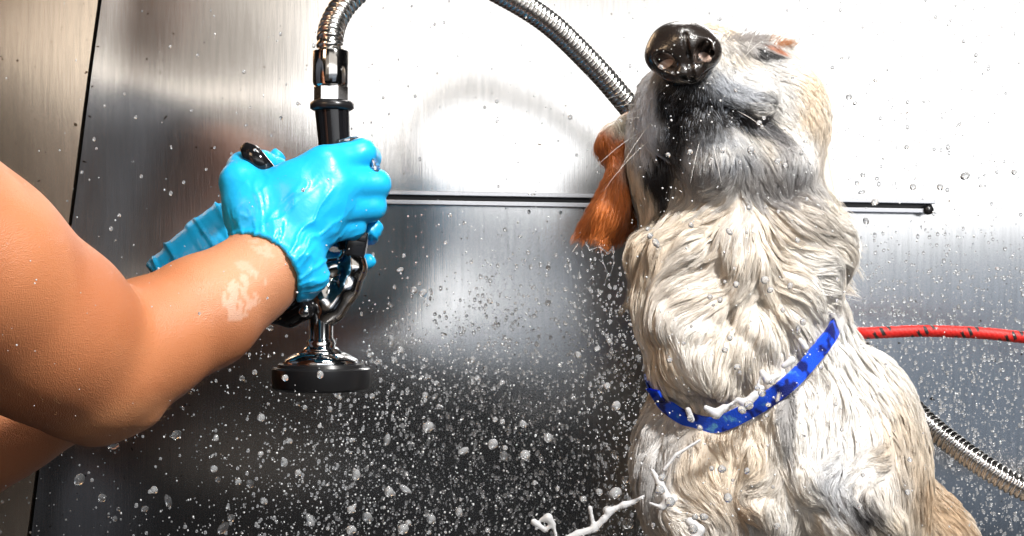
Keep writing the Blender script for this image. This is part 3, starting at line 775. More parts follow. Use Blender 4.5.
# wet tufts hanging from the ear tip and from the ruff
tf = []; tc_ = []
def tuft_at(p0, d0, n, L, spread, colr, curl=(0, 0, -.3), w=.003):
    d0 = np.array(d0, float); d0 /= np.linalg.norm(d0)
    for _ in range(n):
        s = np.linspace(0, 1, 7)[:, None]; q = p0 + rng.normal(size=3) * w * (1 - s * .85)
        l = L * (.6 + .5 * rng.random()); tf.append(q + (d0 + rng.normal(size=3) * spread) * l * s + np.array(curl) * l * s ** 2); tc_.append(np.array(colr) * (.75 + .35 * rng.random()))
for px, py, dx, dy, L, n in [(826, 205, 1, .9, .030, 260), (832, 215, 1, .55, .028, 260), (840, 232, 1, .35, .020, 200), (836, 240, 1, .75, .022, 180), (832, 262, 1, .2, .020, 180), (834, 285, 1, .5, .016, 160), (826, 300, .8, .9, .018, 140),
                             (820, 190, 1, .4, .022, 160), (812, 160, .6, 1, .02, 100), (640, 285, -.7, 1, .014, 140), (642, 300, -.8, .8, .015, 140), (648, 315, -.5, 1, .016, 120)]:
    for k in range(3):
        a = rng.normal() * .25
        tuft_at(W(px + rng.normal() * 3, py + rng.normal() * 5, .055), (dx * math.cos(a) - dy * math.sin(a), -.1, -(dy * math.cos(a) + dx * math.sin(a))), n // 3, L * (.7 + .5 * rng.random()), .07, (0.86, .80, .71), w=.0032)
make_hair('ruff_tufts', np.array(tf), np.full(len(tf), .00017), np.array(tc_), M_FUR, dog, .25)
# ================================================================ the person: bare arms, gloved hands
def L3(p): return W(p[0], p[1], p[2])
NE_SH = (-150, 150, -0.32); NE_EL = (112, 372, -0.16); NE_WR = (272, 262, -0.075)
PF = Field((-0.47, -0.39, 0.30), (-0.04, 0.16, 0.66), 0.0025)
def arm_near(F_):
    Cc(F_, [(-150, 176, -.30, 112), (-30, 268, -.24, 98), (50, 330, -.19, 86), (92, 364, -.16, 74)], .012)
    Cc(F_, [(-40, 300, -.22, 86), (72, 364, -.16, 66)], .02)
    Cc(F_, [(98, 366, -.155, 70), (142, 344, -.13, 62), (205, 311, -.10, 55), (250, 280, -.08, 43), (276, 262, -.072, 38)], .012)
    E(F_, 102, 425, -.150, 26, 17, 22, .014, rot=14)      # point of the elbow
    E(F_, 124, 405, -.142, 34, 17, 30, .016, rot=-22)
def arm_far(F_):
    Cc(F_, [(-260, 560, .02, 82), (-120, 490, .02, 74), (0, 414, .03, 64), (90, 374, .04, 54), (150, 334, .05, 44), (204, 282, .045, 33)], .012)
def hand_near(F_, g=0.0):
    """right hand: back towards the camera, fingers closing round the grip"""
    e = g / S(-.06)
    Cc(F_, [(270, 262, -.072, 36 + e), (268, 236, -.068, 31 + e)], .01)
    for (mx, my, r) in ((326, 166, 19), (336, 186, 20), (330, 206, 20), (318, 226, 19)):
        Cc(F_, [(274, 238, -.062, 25 + e), (300, (238 + my) / 2, -.066, 23 + e), (mx, my, -.062, r + e)], .012)
    # index, middle, ring, little: knuckle, first joint, second joint, tip (behind the grip)
    Cc(F_, [(328, 164, -.060, 19 + e), (362, 153, -.045, 14 + e), (368, 158, -.008, 12.5 + e), (350, 168, .010, 10.5 + e)], .004)
    Cc(F_, [(338, 184, -.060, 19 + e), (376, 184, -.045, 14.5 + e), (376, 188, -.006, 13 + e), (352, 196, .012, 10.5 + e)], .004)
    Cc(F_, [(334, 206, -.058, 18 + e), (372, 206, -.043, 14 + e), (370, 210, -.006, 12 + e), (350, 216, .010, 10 + e)], .004)
    Cc(F_, [(320, 226, -.056, 17 + e), (352, 226, -.043, 12.5 + e), (354, 230, -.012, 11 + e), (340, 232, .004, 9 + e)], .004)
    # thumb: off the side of the palm, up over the lever and behind it
    Cc(F_, [(272, 240, -.066, 27 + e), (252, 210, -.066, 25 + e), (240, 182, -.058, 20 + e)], .014)
    Cc(F_, [(240, 182, -.058, 19 + e), (243, 168, -.040, 15 + e), (262, 164, -.022, 12.5 + e), (277, 166, -.012, 10 + e)], .006)
    Cc(F_, [(262, 205, -.064, 22 + e), (290, 186, -.062, 18 + e), (312, 172, -.060, 15 + e)], .016)   # web
def hand_far(F_, g=0.0):
    """left hand: behind the grip, fingers closing from the far side"""
    e = g / S(.03)
    Cc(F_, [(206, 278, .046, 30 + e), (228, 250, .044, 29 + e)], .01)
    for (mx, my, r) in ((300, 186, 15), (302, 208, 16), (300, 232, 15), (294, 254, 14)):
        Cc(F_, [(228, 250, .044, 25 + e), (262, (246 + my) / 2, .042, 22 + e), (mx, my, .040, r + e)], .012)
    Cc(F_, [(300, 186, .040, 14 + e), (346, 178, .036, 12 + e), (366, 182, .020, 11 + e)], .003)
    Cc(F_, [(302, 208, .040, 14 + e), (350, 204, .038, 12 + e), (372, 206, .020, 11 + e)], .003)
    Cc(F_, [(300, 232, .040, 14 + e), (346, 236, .036, 11.5 + e), (366, 234, .016, 10.5 + e), (373, 230, .002, 9 + e)], .003)
    Cc(F_, [(294, 254, .040, 13 + e), (338, 264, .034, 11 + e), (358, 265, .016, 10 + e), (367, 262, .004, 8.5 + e)], .003)
    Cc(F_, [(226, 240, .040, 20 + e), (252, 200, .022, 15 + e), (268, 176, .010, 12 + e), (274, 160, .004, 9.5 + e)], .008)
arm_near(PF); arm_far(PF)
hand_near(PF, -0.0016); hand_far(PF, -0.0016)
Vp, Fp = PF.nets(); Vp = smooth_mesh(Vp, Fp, 2, .5)
# the rest of the figure stands to the left of the tub, outside the picture
BF = Field((-1.05, -0.75, -0.86), (-0.27, 0.30, 1.30), 0.009)
nsh = L3((-150, 140, -.30)); fsh = L3((-260, 560, .02))
shN = np.array([-0.58, -0.34, 0.70]); shF = np.array([-0.60, 0.02, 0.66])
def torso(F_, g=0.0):
    F_.chain([shN + (0.02, 0, 0.0), (shN + shF) / 2 + (-.04, 0, .02), shF + (0.02, 0, 0)], [.062 + g, .085 + g, .062 + g], .04)
    c = (shN + shF) / 2
    F_.ell(c + (-.07, 0, -.12), (.125 + g, .18 + g, .20 + g), None, .05)
    F_.ell(c + (-.10, 0, -.34), (.115 + g, .155 + g, .20 + g), None, .05)
def hips(F_, g=0.0):
    c = (shN + shF) / 2 + (-.11, 0, -.55)
    F_.ell(c, (.125 + g, .17 + g, .14 + g), None, .05)
    for sy in (-.095, .095):
        F_.chain([c + (0, sy, -.04), c + (.02, sy, -.46), c + (0, sy, -.86)], [.088 + g, .06 + g, .042 + g], .03)
torso(BF); hips(BF)
cN = (shN + shF) / 2
BF.chain([nsh, shN], [.067, .064], .03); BF.chain([fsh, (fsh + shF) / 2 + (0, 0.02, 0), shF], [.056, .054, .058], .03)
BF.chain([W(-10, 420, .028), W(-120, 490, .02), fsh], [.047, .055, .058], .02)
BF.chain([cN + (-.05, 0, .05), cN + (-.02, 0, .15)], [.055, .05], .03)                      # neck
hc0 = cN + np.array((.03, 0, .27))
BF.ell(hc0, (.095, .075, .115), None, .02); BF.ell(hc0 + (.045, 0, -.055), (.05, .048, .05), None, .02)
BF.ell(hc0 + (.105, 0, -.015), (.016, .011, .026), None, .008)                              # nose
BF.ell(hc0 + (.088, 0, -.062), (.012, .022, .008), None, .004)                              # lips
for sy in (-1, 1):
    BF.ell(hc0 + (-.005, sy * .078, -.01), (.018, .008, .03), None, .006)                   # ears
    BF.ell(hc0 + (.086, sy * .032, .012), (.010, .017, .008), None, .004, 'sub')
    c = cN + (-.11, 0, -.55) + np.array((0, sy * .095, -.86)); BF.chain([c, c + (.02, 0, -.045), c + (.13, sy * .02, -.06)], [.042, .04, .03], .02)
Vb, Fb = BF.nets(); Vb = smooth_mesh(Vb, Fb, 2, .5)
Vall = np.vstack([Vp, Vb]); Fall = np.vstack([Fp, Fb + len(Vp)])
sx, sy_ = toxy(Vall)
SKIN = np.array((0.50, 0.185, 0.078)); SKIN2 = np.array((0.38, 0.115, 0.042)); PALE = np.array((0.60, 0.31, 0.18))
cs = np.tile(SKIN, (len(Vall), 1)); n1 = fbm(Vall * 18)[:, None]
cs = cs * (1 - .45 * sm(.4, .7, n1)) + SKIN2 * .45 * sm(.4, .7, n1)
al = blob(sx, sy_, 255, 262, 60, 50, -40, .7)[:, None]; cs = cs * (1 - al * .6) + PALE * al * .6
al = blob(sx, sy_, 125, 425, 70, 22, -14, .6)[:, None]; cs = cs * (1 - al * .35) + np.array((.72, .36, .17)) * al * .35  # highlight on the bony elbow painted as lighter skin
# dried suds on the forearm and wrist
fo = (fbm(Vall * np.array([140, 140, 60])) > .50)
sd = (blob(sx, sy_, 242, 296, 15, 26, 40, .5) > .25) & (fbm(Vall * np.array([320, 200, 120]) + 3) > .50) & (sx < 300)
sd2 = ((blob(sx, sy_, 262, 248, 14, 6, 30) > .4) | (blob(sx, sy_, 246, 268, 12, 5, 35) > .4)) & (fbm(Vall * 150 + 8) > .42)
cs = np.where(sd[:, None], cs * .78 + np.array((.80, .74, .66)) * .22, cs); cs = np.where(sd2[:, None], cs * .80 + np.array((.60, .58, .50)) * .20, cs)
M_BODY = mat('skin', (0.7, 0.35, 0.18), 0.42, Subsurface_Weight=0.08, Subsurface_Scale=0.004, Specular_IOR_Level=0.45); attr_col(M_BODY)
M_BODY.node_tree.nodes['Principled BSDF'].inputs['Subsurface Radius'].default_value = (1.0, 0.35, 0.15)
bump(M_BODY, (1100, 1100, 1100), .38, .0009, 4, kind='voronoi'); bump(M_BODY, (260, 260, 260), .22, .0012, 4)
person = link('person', mesh_from('person', Vall, Fall, M_BODY, True, cs))
tag(person, 'bare-armed person in bright blue gloves gripping the chrome sprayer with both hands', 'person')
# fine hairs on the arm
at = []; pN = vnormals(Vp, Fp); cand = np.where((toxy(Vp)[0] > 0) & (toxy(Vp)[0] < 285) & (pN[:, 1] < .4))[0]
for q in rng.choice(cand, 700, replace=False):
    d0 = np.array([.5, 0, .25]) + rng.normal(size=3) * .35; n_ = pN[q]; d0 = d0 - n_ * (d0 @ n_); s = np.linspace(0, 1, 5)[:, None]; L = .003 + .003 * rng.random()
    at.append(Vp[q] + d0 * L * s + n_ * L * .5 * np.sin(s * 2.2))
make_hair('arm_hair', np.array(at), np.full(len(at), .00003), np.tile((.55, .33, .16), (len(at), 1)), M_FUR, person, .2)

# ---- gloves
M_GLOVE = mat('nitrile', (0.012, 0.42, 0.80), 0.34, Specular_IOR_Level=0.45, Subsurface_Weight=0.0)
bump(M_GLOVE, (420, 420, 420), .10, .0006, 3); bump(M_GLOVE, (70, 70, 70), .22, .003, 3)
def glove(name, hand, cuff, thick, lo, hi, label, folds):
    G = Field(lo, hi, 0.0016)
    hand(G, thick); cuff(G)
    V, F = G.nets(); V = smooth_mesh(V, F, 2, .5); N = vnormals(V, F)
    disp = folds(V) ; V = V + N * disp[:, None]
    # hollow look at the cuff comes from its rolled rim
    return part(name, V, F, M_GLOVE, person, True, None, label)
def ridge(x): return 1 - np.abs(2 * (x % 1) - 1)
def folds_near(V):
    x, y = toxy(V)
    P = V * 1.0
    # creases radiate from the wrist towards the knuckles
    a = np.arctan2(y - 300, x - 262); r = np.hypot(x - 262, y - 300)
    wr = blob(x, y, 300, 236, 58, 46, 30, .8)
    f = np.abs(fbm(np.stack([a * 7 + 3 * fbm(V * 30), r * .018, V[:, 1] * 10], 1), 3) - .5)
    f2 = np.abs(fbm(np.stack([(x + y) * .035, (x - y) * .012, V[:, 1] * 20], 1) + 40, 3) - .5)
    return 0.0022 * np.exp(-f * 14) * (.06 + wr) - .0006 + .0013 * np.exp(-f2 * 16) * (.05 + .95 * wr)
def folds_far(V):
    x, y = toxy(V); t = (x * .82 - y * .57)
    f = np.abs(fbm(np.stack([t * .075, (x + y) * .012, V[:, 1] * 12], 1) + 11, 3) - .5)
    return .0030 * np.exp(-f * 12) - .001
def cuff_near(G):
    a = W(276, 262, -.074); b = W(262, 276, -.077)
    # rolled cuff: from the upper edge to the dangling lower corner
    Cc(G, [(272, 250, -.071, 40), (284, 258, -.071, 41)], .006)
    Cc(G, [(296, 262, -.080, 26), (308, 276, -.078, 18), (304, 288, -.075, 13)], .008)
def cut_near(G): pass
def cuff_far(G):
    Cc(G, [(226, 232, .042, 30), (200, 266, .046, 37), (174, 297, .05, 43)], .01)
# the near glove stops at the wrist: everything beyond the cuff line is cut away
def glove_near():
    G = Field((W(205, 0, -.02)[0], -0.135, W(0, 305, -.08)[2]), (W(402, 0, 0)[0] + .004, 0.032, W(0, 128, -.05)[2]), 0.0014)
    hand_near(G, 0.0004); cuff_near(G)
    X, Y, Z = G._pts((slice(None),) * 3)
    # cuff plane across the wrist, edge running (240,232) - (270,228) - (300,262) - (308,292)
    s = (Y - CAMY) / FPX; px = 512 + X / s; py = 268 - (Z - CAMZ) / s
    u = (px - 262) * .62 + (py - 236) * .78; v = (px - 262) * .78 - (py - 236) * .62
    d = (u - 2 - 8 * np.clip((v - 5) / 40, 0, 1) - 14 * np.clip((-v) / 40, 0, 1)) * 0.00074
    inside = G.phi + 0.0022                                            # the opening shows the wrist in it
    lim = np.minimum(d, 0.05)
    # curved rim across the forearm
    arc = (np.hypot(px - 247, (py - 286) * 1.0) - 52) * -0.00074       # inside the arc round the wrist is open
    G.phi = np.maximum(G.phi, np.where(py > 214, arc, -0.05)).astype(np.float32)
    V, F = G.nets(); V = smooth_mesh(V, F, 2, .5); N = vnormals(V, F)
    V = V + N * (folds_near(V)[:, None])
    x, y = toxy(V); rimd = np.abs(np.hypot(x - 247, y - 286) - 53); V = V + N * (.0012 * np.exp(-(rimd / 3.5) ** 2))[:, None]
    return part('glove', V, F, M_GLOVE, person, True, None, 'blue glove nearest, closed round the grip')
glove_near()
def glove_far():
    G = Field((W(130, 0, .05)[0], -0.03, W(0, 330, .06)[2]), (W(392, 0, .02)[0], 0.115, W(0, 140, .02)[2]), 0.0018)
    hand_far(G, 0.0004); cuff_far(G)
    X, Y, Z = G._pts((slice(None),) * 3); s = (Y - CAMY) / FPX; px = 512 + X / s; py = 268 - (Z - CAMZ) / s
    cutp = ((px - 150) * .75 - (py - 270) * .66) * -0.0008
    G.phi = np.maximum(G.phi, cutp.astype(np.float32))
    V, F = G.nets(); V = smooth_mesh(V, F, 2, .5); N = vnormals(V, F); V = V + N * folds_far(V)[:, None]
    return part('glove', V, F, M_GLOVE, person, True, None, 'wrinkled blue glove on the hand behind')
glove_far()
# clothes outside the picture
def coarse(fn, g, nm, m, lab):
    G = Field((-1.05, -0.6, -0.86), (-0.40, 0.25, 0.9), 0.011); fn(G, g); v, f = G.nets(); v = smooth_mesh(v, f, 2, .5); return part(nm, v, f, m, person, True)
M_SHIRT = mat('shirt_cloth', (.06, .07, .09), .8); M_TROUSER = mat('trouser_cloth', (.03, .035, .05), .85)
def shirt(F_, g):
    torso(F_, g); F_.chain([shN, shN * .55 + nsh * .45], [.066 + g, .076 + g], .03); F_.chain([shF, shF * .6 + fsh * .4], [.058 + g, .057 + g], .03)
coarse(shirt, .012, 'shirt', M_SHIRT, ''); coarse(hips, .012, 'trousers', M_TROUSER, '')
HG = Field(tuple(hc0 - .15), tuple(hc0 + .17), .007); HG.ell(hc0 + (-.018, 0, .022), (.098, .086, .112), None, .01); HG.ell(hc0 + (.075, 0, -.05), (.06, .06, .085), None, .01, 'sub')
v, f = HG.nets(); part('hair', v, f, mat('brown_hair', (.05, .028, .015), .5), person)
# ================================================================ sprayer
GY = -0.022
gs = S(GY)
def Lp(px, py, y=GY): return W(px, py, y)
M_DKCHROME = mat('chrome_dark', (0.62, 0.60, 0.58), 0.10, 1.0)
spr = empty('pre_rinse_sprayer', 'chrome and black trigger sprayer held upright in the blue gloves', 'sprayer', tuple(Lp(320, 380)))
# grip: black sleeve from the hose end down through the hands
top = Lp(332, 108); mid = Lp(338, 200); low = Lp(352, 250)
prof = []
V, F = lathe(Lp(332, 106), [(19 * gs, -.0035), (22 * gs, -.002), (22 * gs, .002), (19.5 * gs, .0038), (15 * gs, .0040)], (0, 0, 1), 40)
part('rubber_ring', V, F, M_BLACK, spr)
gp = spline([Lp(332, 107), Lp(334, 140), Lp(337, 190), Lp(346, 226), Lp(352, 246)], 40)
t = np.linspace(0, 1, 40); rr_ = gs * (17.5 - 1.0 * np.sin(t * 3.1) - 3.5 * t)
V, F = sweep(gp, rr_, 32); g_ = part('grip', V, F, M_BLACKGLOSS, spr, label='glossy black sleeve')
# square clip under the hand
V, F = box(Lp(357, 244, GY - .008), (20 * gs, 22 * gs, 26 * gs), .0015, np.array(Matrix.Rotation(math.radians(10), 3, 'Y')))
V2, F2 = box(Lp(362, 238, GY - .018), (9 * gs, .004, 7 * gs), .0006, np.array(Matrix.Rotation(math.radians(10), 3, 'Y')))
part('clip', *join((V, F), (V2, F2)), M_BLACKGLOSS, spr)
# chrome body: Y-shaped casting
SF = Field((Lp(286, 0)[0], GY - .03, Lp(0, 372)[2]), (Lp(372, 0)[0], GY + .03, Lp(0, 238)[2]), .0011)
Cc(SF, [(352, 250, GY, 12), (354, 268, GY, 13), (346, 288, GY, 14), (333, 308, GY, 14)], .003)
Cc(SF, [(352, 262, GY, 9), (330, 268, GY, 9), (306, 278, GY, 9)], .004)
Cc(SF, [(318, 274, GY, 13), (322, 300, GY, 13.5), (323, 318, GY, 12)], .003)
Cc(SF, [(334, 292, GY, 10), (328, 312, GY, 12)], .005)
E(SF, 334, 283, GY - .014, 4, 9, 7, .003, 'sub', rot=20)
v, f = SF.nets(); v = smooth_mesh(v, f, 2, .5); part('body', v, f, M_DKCHROME, spr)
hc1 = Lp(321, 378)
R_ = gs
V, F = lathe(hc1, [(11 * R_, 66 * R_), (12 * R_, 64 * R_), (12 * R_, 40 * R_), (13.5 * R_, 38 * R_), (15 * R_, 35 * R_), (14 * R_, 32 * R_), (17 * R_, 30 * R_), (20 * R_, 27 * R_), (19 * R_, 27 * R_), (27 * R_, 24 * R_), (36 * R_, 19 * R_), (38.5 * R_, 14 * R_), (36 * R_, 12 * R_)], (0, 0, 1), 56)
part('spray_head', V, F, M_CHROME, spr)
pf = [(36 * R_, 14 * R_), (43 * R_, 14 * R_), (44 * R_, 11 * R_), (47.5 * R_, 10.5 * R_), (49 * R_, 9 * R_), (49 * R_, -8 * R_), (48 * R_, -10 * R_), (44 * R_, -12.5 * R_), (36 * R_, -12.5 * R_), (34 * R_, -11 * R_), (4 * R_, -11 * R_)]
V, F = lathe(hc1, pf, (0, 0, 1), 56); rb = part('rubber_face', V, F, M_BLACK, spr); autosmooth(rb, 30)
# trigger lever: from the black tip above the thumb, down behind the hand to the pivot
lv = spline([Lp(244, 146, -.050), Lp(258, 162, -.056), Lp(276, 186, -.044), Lp(292, 225, -.028), Lp(298, 262, -.026), Lp(292, 296, -.026), Lp(300, 312, -.024)], 50)
t = np.linspace(0, 1, 50); rl = gs * np.where(t < .06, 5 + 85 * t, np.where(t < .25, 10.1, 10.1 - 4.0 * (t - .25)))
V, F = sweep(lv, rl, 20, R2=rl * .72); part('lever', V, F, M_BLACKGLOSS, spr, label='curved black trigger lever')
LB = Field((Lp(258, 0)[0], -.06, Lp(0, 335)[2]), (Lp(325, 0)[0], .01, Lp(0, 284)[2]), .001)
Cc(LB, [(272, 316, -.026, 8), (290, 318, -.028, 9), (304, 310, -.030, 11)], .004); Cc(LB, [(296, 300, -.026, 8), (318, 292, -.024, 8)], .004)
v, f = LB.nets(); part('pivot_bracket', smooth_mesh(v, f, 2), f, M_BLACKGLOSS, spr)
V, F = lathe(Lp(304, 312, -.0395), [(5.2 * gs, .003), (5.2 * gs, -.0008), (4.4 * gs, -.0016), (.5 * gs, -.0018)], (0, 1, 0), 24)
sc = part('screw', V, F, M_CHROME, spr)
V, F = join(box(Lp(304, 312, -.0413), (6 * gs, .0006, 1.3 * gs)), box(Lp(304, 312, -.0413), (1.3 * gs, .0006, 6 * gs))); part('cross_slot', V, F, M_BLACK, sc, False)

# ================================================================ hose
hose = empty('shower_hose', 'flexible ribbed steel hose arching from the sprayer and behind the dog', 'hose', tuple(Lp(331, 90)))
cp = [Lp(331, 54), Lp(330, 40), Lp(335, 20, -.01), Lp(352, -4, 0), Lp(392, -34, .02), Lp(445, -34, .05), Lp(500, -8, .09), Lp(548, 22, .13), Lp(590, 62, .17), Lp(622, 98, .20), Lp(680, 170, .26), Lp(760, 270, .31), Lp(850, 340, .28), Lp(912, 408, .23), Lp(950, 442, .20), Lp(1012, 483, .17), Lp(1090, 514, .18), Lp(1200, 530, .30), Lp(1260, 500, .44), Lp(1290, 470, .475)]
cl_ = spline(cp, 7000); Lh = np.r_[0, np.cumsum(np.linalg.norm(np.diff(cl_, axis=0), axis=1))]
pit = .0050
ph = (Lh / pit) % 1
prf = np.where(ph < .82, np.sin(ph / .82 * np.pi) ** .6, 0.0)
V, F = sweep(cl_, .0088 + .0018 * prf, 24)
M_HOSE = mat('hose_steel', (0.74, 0.72, 0.70), 0.2, 1.0)
part('ribbed_tube', V, F, M_HOSE, hose)
V, F = lathe(Lp(331, 52), [(13 * gs, .0015), (17.6 * gs, .0008), (18 * gs, 0), (18 * gs, -30 * gs), (17.2 * gs, -33 * gs), (14 * gs, -36 * gs)], (0.01, 0, 1), 48)
fe = part('ferrule', V, F, M_DKCHROME, hose); autosmooth(fe, 30)
V, F = lathe(Lp(331, 86), [(16 * gs, 0), (17 * gs, -.0008), (17 * gs, -14 * gs), (15 * gs, -15.5 * gs), (13 * gs, -17 * gs)], (0.01, 0, 1), 6)
hx_ = part('hex_nut', V, F, M_CHROME, hose, False)
V, F = lathe(cl_[-1], [(.016, -.02), (.016, .004), (.022, .006), (.022, .022)], (0.3, 1, 0), 32); part('wall_fitting', V, F, M_CHROME, hose)

# ================================================================ collar on the dog
M_COLLAR = mat('collar_nylon', (0.01, 0.06, 0.62), 0.5)
back = np.array([W(834, 302, .08), W(812, 292, .13), W(780, 300, .185), W(720, 330, .185), W(668, 362, .14), W(652, 380, .09)])
ring = np.vstack([fp, back, fp[:1]])
Rg = spline(ring, 220)
cen_ = Rg.mean(0)
hw = .0064
Vc = []; nC = len(Rg)
Tn = np.gradient(Rg, axis=0); Tn /= np.linalg.norm(Tn, axis=1, keepdims=True)
outw = Rg - cen_; outw -= Tn * (outw * Tn).sum(1, keepdims=True)
nrm = np.array([-.36, -.22, .90]); nrm /= np.linalg.norm(nrm)
outw -= nrm * (outw @ nrm)[:, None]; outw /= np.linalg.norm(outw, axis=1, keepdims=True)
wdir = np.cross(Tn, outw); wdir *= np.sign(wdir[:, 2:3])
for i_ in range(nC):
    wv = .0012 * math.sin(i_ * .35) 
    for (a_1, b_1) in ((-1, 0), (-1, 1), (1, 1), (1, 0)):
        Vc.append(Rg[i_] + wdir[i_] * hw * a_1 + outw[i_] * (.0024 * b_1 + .0018 + wv * .3))
Vc = np.array(Vc); Fc = [[i_ * 4 + k, i_ * 4 + (k + 1) % 4, (i_ + 1) * 4 + (k + 1) % 4, (i_ + 1) * 4 + k] for i_ in range(nC - 1) for k in range(4)]
cx_, cy_ = toxy(Vc)
ccol = np.tile((0.008, 0.05, 0.60), (len(Vc), 1))
collar = link('dog_collar', mesh_from('dog_collar', Vc, Fc, M_COLLAR, True)); autosmooth(collar, 40)
r_ = noise_mix(M_COLLAR, (0.004, 0.012, 0.14), (0.008, 0.075, 0.75), (75, 75, 75), .42, .50, 2); bump(M_COLLAR, (900, 900, 900), .6, .0006, kind='voronoi')
nt = M_COLLAR.node_tree
e_ = r_.color_ramp.elements.new(.66); e_.color = (0.01, .09, .72, 1); e_ = r_.color_ramp.elements.new(.72); e_.color = (.10, .36, .72, 1)
tag(collar, "bright blue patterned collar slanting round the dog's neck", 'collar')
# ================================================================ leash
leash = empty('rope_leash', "red rope leash with black flecks running off to the right from the dog's neck", 'leash', tuple(W(860, 333, .12)))
lp = spline([W(655, 322, .06), W(690, 318, .16), W(760, 322, .20), W(830, 328, .16), W(858, 333, .12), W(920, 331, .11), W(980, 333, .10), W(1030, 338, .09), W(1180, 352, .05), W(1400, 420, .0)], 1400)
Ll = np.r_[0, np.cumsum(np.linalg.norm(np.diff(lp, axis=0), axis=1))]
V, F = sweep(lp, .0047, 24)
V = V.reshape(len(lp), 24, 3); ang = np.arange(24) / 24
u_ = (Ll[:, None] / .0042 + ang[None, :] * 6) ; v_ = (Ll[:, None] / .0042 - ang[None, :] * 6)
brd = .00045 * (np.abs(np.sin(u_ * np.pi)) * np.abs(np.sin(v_ * np.pi))) ** .5
V = V + (V - lp[:, None, :]) / .0047 * brd[..., None]
fle = ((((Ll[:, None] / .036 + ang[None, :] * 1.0) % 1) < .34) & (((Ll[:, None] / .0072 - ang[None, :] * 2) % 1) < .42))
clr = np.where(fle[..., None], np.array((.012, .01, .01)), np.array((.56, .012, .008)))
M_ROPE = mat('rope_red', (.7, .02, .01), .5); attr_col(M_ROPE); bump(M_ROPE, (1500, 1500, 1500), .5, .0004)
part('rope', V.reshape(-1, 3), F, M_ROPE, leash, True, clr.reshape(-1, 3))
# steel ring and its clip at the neck's left side
rc = W(650, 322, .035); a = np.linspace(0, 2 * np.pi, 49)
rp = np.array([rc + np.array([math.cos(q) * .0115, math.sin(q) * .006 - .0, math.sin(q) * .0145]) for q in a])
V, F = sweep(rp, .0019, 14, caps=False); part('ring', V, F, M_CHROME, leash, label='oval steel ring')
V, F = lathe(W(652, 318, .050), [(.0068, -.006), (.0068, .014), (.0055, .017)], (.5, .8, .1), 24); part('rope_ferrule', V, F, M_CHROME, leash)
# ================================================================ water in the air and on the wall
def ico(sub):
    bm = bmesh.new(); bmesh.ops.create_icosphere(bm, subdivisions=sub, radius=1.0)
    V = np.array([v.co[:] for v in bm.verts]); bm.verts.index_update(); F = np.array([[v.index for v in f.verts] for f in bm.faces]); bm.free(); return V, F
M_WATER = mat('flash_white_water', (0.93, 0.95, 0.97), 0.03, Transmission_Weight=0.74, IOR=1.33, Specular_IOR_Level=0.7)  # milky white base imitates clear drops lit by the flash
M_SPLASH = mat('splash_water', (0.95, 0.96, 0.98), 0.04, Transmission_Weight=0.45, IOR=1.33, Specular_IOR_Level=0.7)
M_CLEAR = mat('clear_water', (0.97, 0.98, 1.0), 0.02, Transmission_Weight=0.95, IOR=1.33, Specular_IOR_Level=0.7)
M_FINE = mat('fine_water', (0.93, 0.95, 0.97), 0.08, Transmission_Weight=0.4, IOR=1.33, Specular_IOR_Level=0.6)
drop_me = []
iV, iF = ico(3)
for k in range(7):
    v = iV * (1 + .22 * (fbm(iV * 1.1 + 7 * k, 2) - .5)[:, None]) * np.array([1, 1, 1 + .12 * (k % 3)])
    if k == 6: v = v * np.array([.8, .8, 1.5])
    drop_me.append(mesh_from('water_droplet', v, iF, M_WATER, True))
ZL = {
 'low_dark': ('white water droplet in mid-air before the dark lower wall, between sprayer and dog', 'droplets before the dark lower wall'),
 'low_left': ('white water droplet in mid-air before the dark panel under the bare arm', 'droplets under the arm'),
 'mid': ('clear water droplet in mid-air before the bright steel between hose and dog', 'droplets before the bright steel left of the dog'),
 'right_up': ('small grey-rimmed water droplet in mid-air before the bright wall above the red leash', 'droplets above the leash'),
 'right_low': ('small clear water droplet in mid-air below the red leash beside the ribbed hose', 'droplets below the leash'),
 'dog': ("water droplet hanging in mid-air in front of the dog's cream fur", 'droplets before the dog'),
 'arm': ('small bright water droplet in mid-air in front of the gloves or bare arm', 'droplets before the gloves and arm')}
def in_poly(x, y, P):
    c = False; n = len(P)
    for i in range(n):
        x1, y1 = P[i]; x2, y2 = P[(i + 1) % n]
        if (y1 > y) != (y2 > y) and x < (x2 - x1) * (y - y1) / (y2 - y1) + x1: c = not c
    return c
DOGP = [(632, 536), (632, 470), (652, 390), (640, 330), (632, 240), (625, 120), (645, 40), (700, 22), (790, 50), (826, 130), (826, 190), (860, 240), (840, 310), (905, 395), (930, 460), (975, 536)]
ARMP = [(0, 165), (140, 275), (230, 190), (225, 150), (330, 138), (392, 195), (350, 250), (370, 390), (272, 390), (275, 320), (120, 443), (0, 470)]
def zone(x, y):
    if in_poly(x, y, DOGP): return 'dog'
    if in_poly(x, y, ARMP): return 'arm'
    if x > 700: return 'right_up' if y < 330 else 'right_low'
    if y > 300: return 'low_left' if x < 260 else 'low_dark'
    return 'mid'
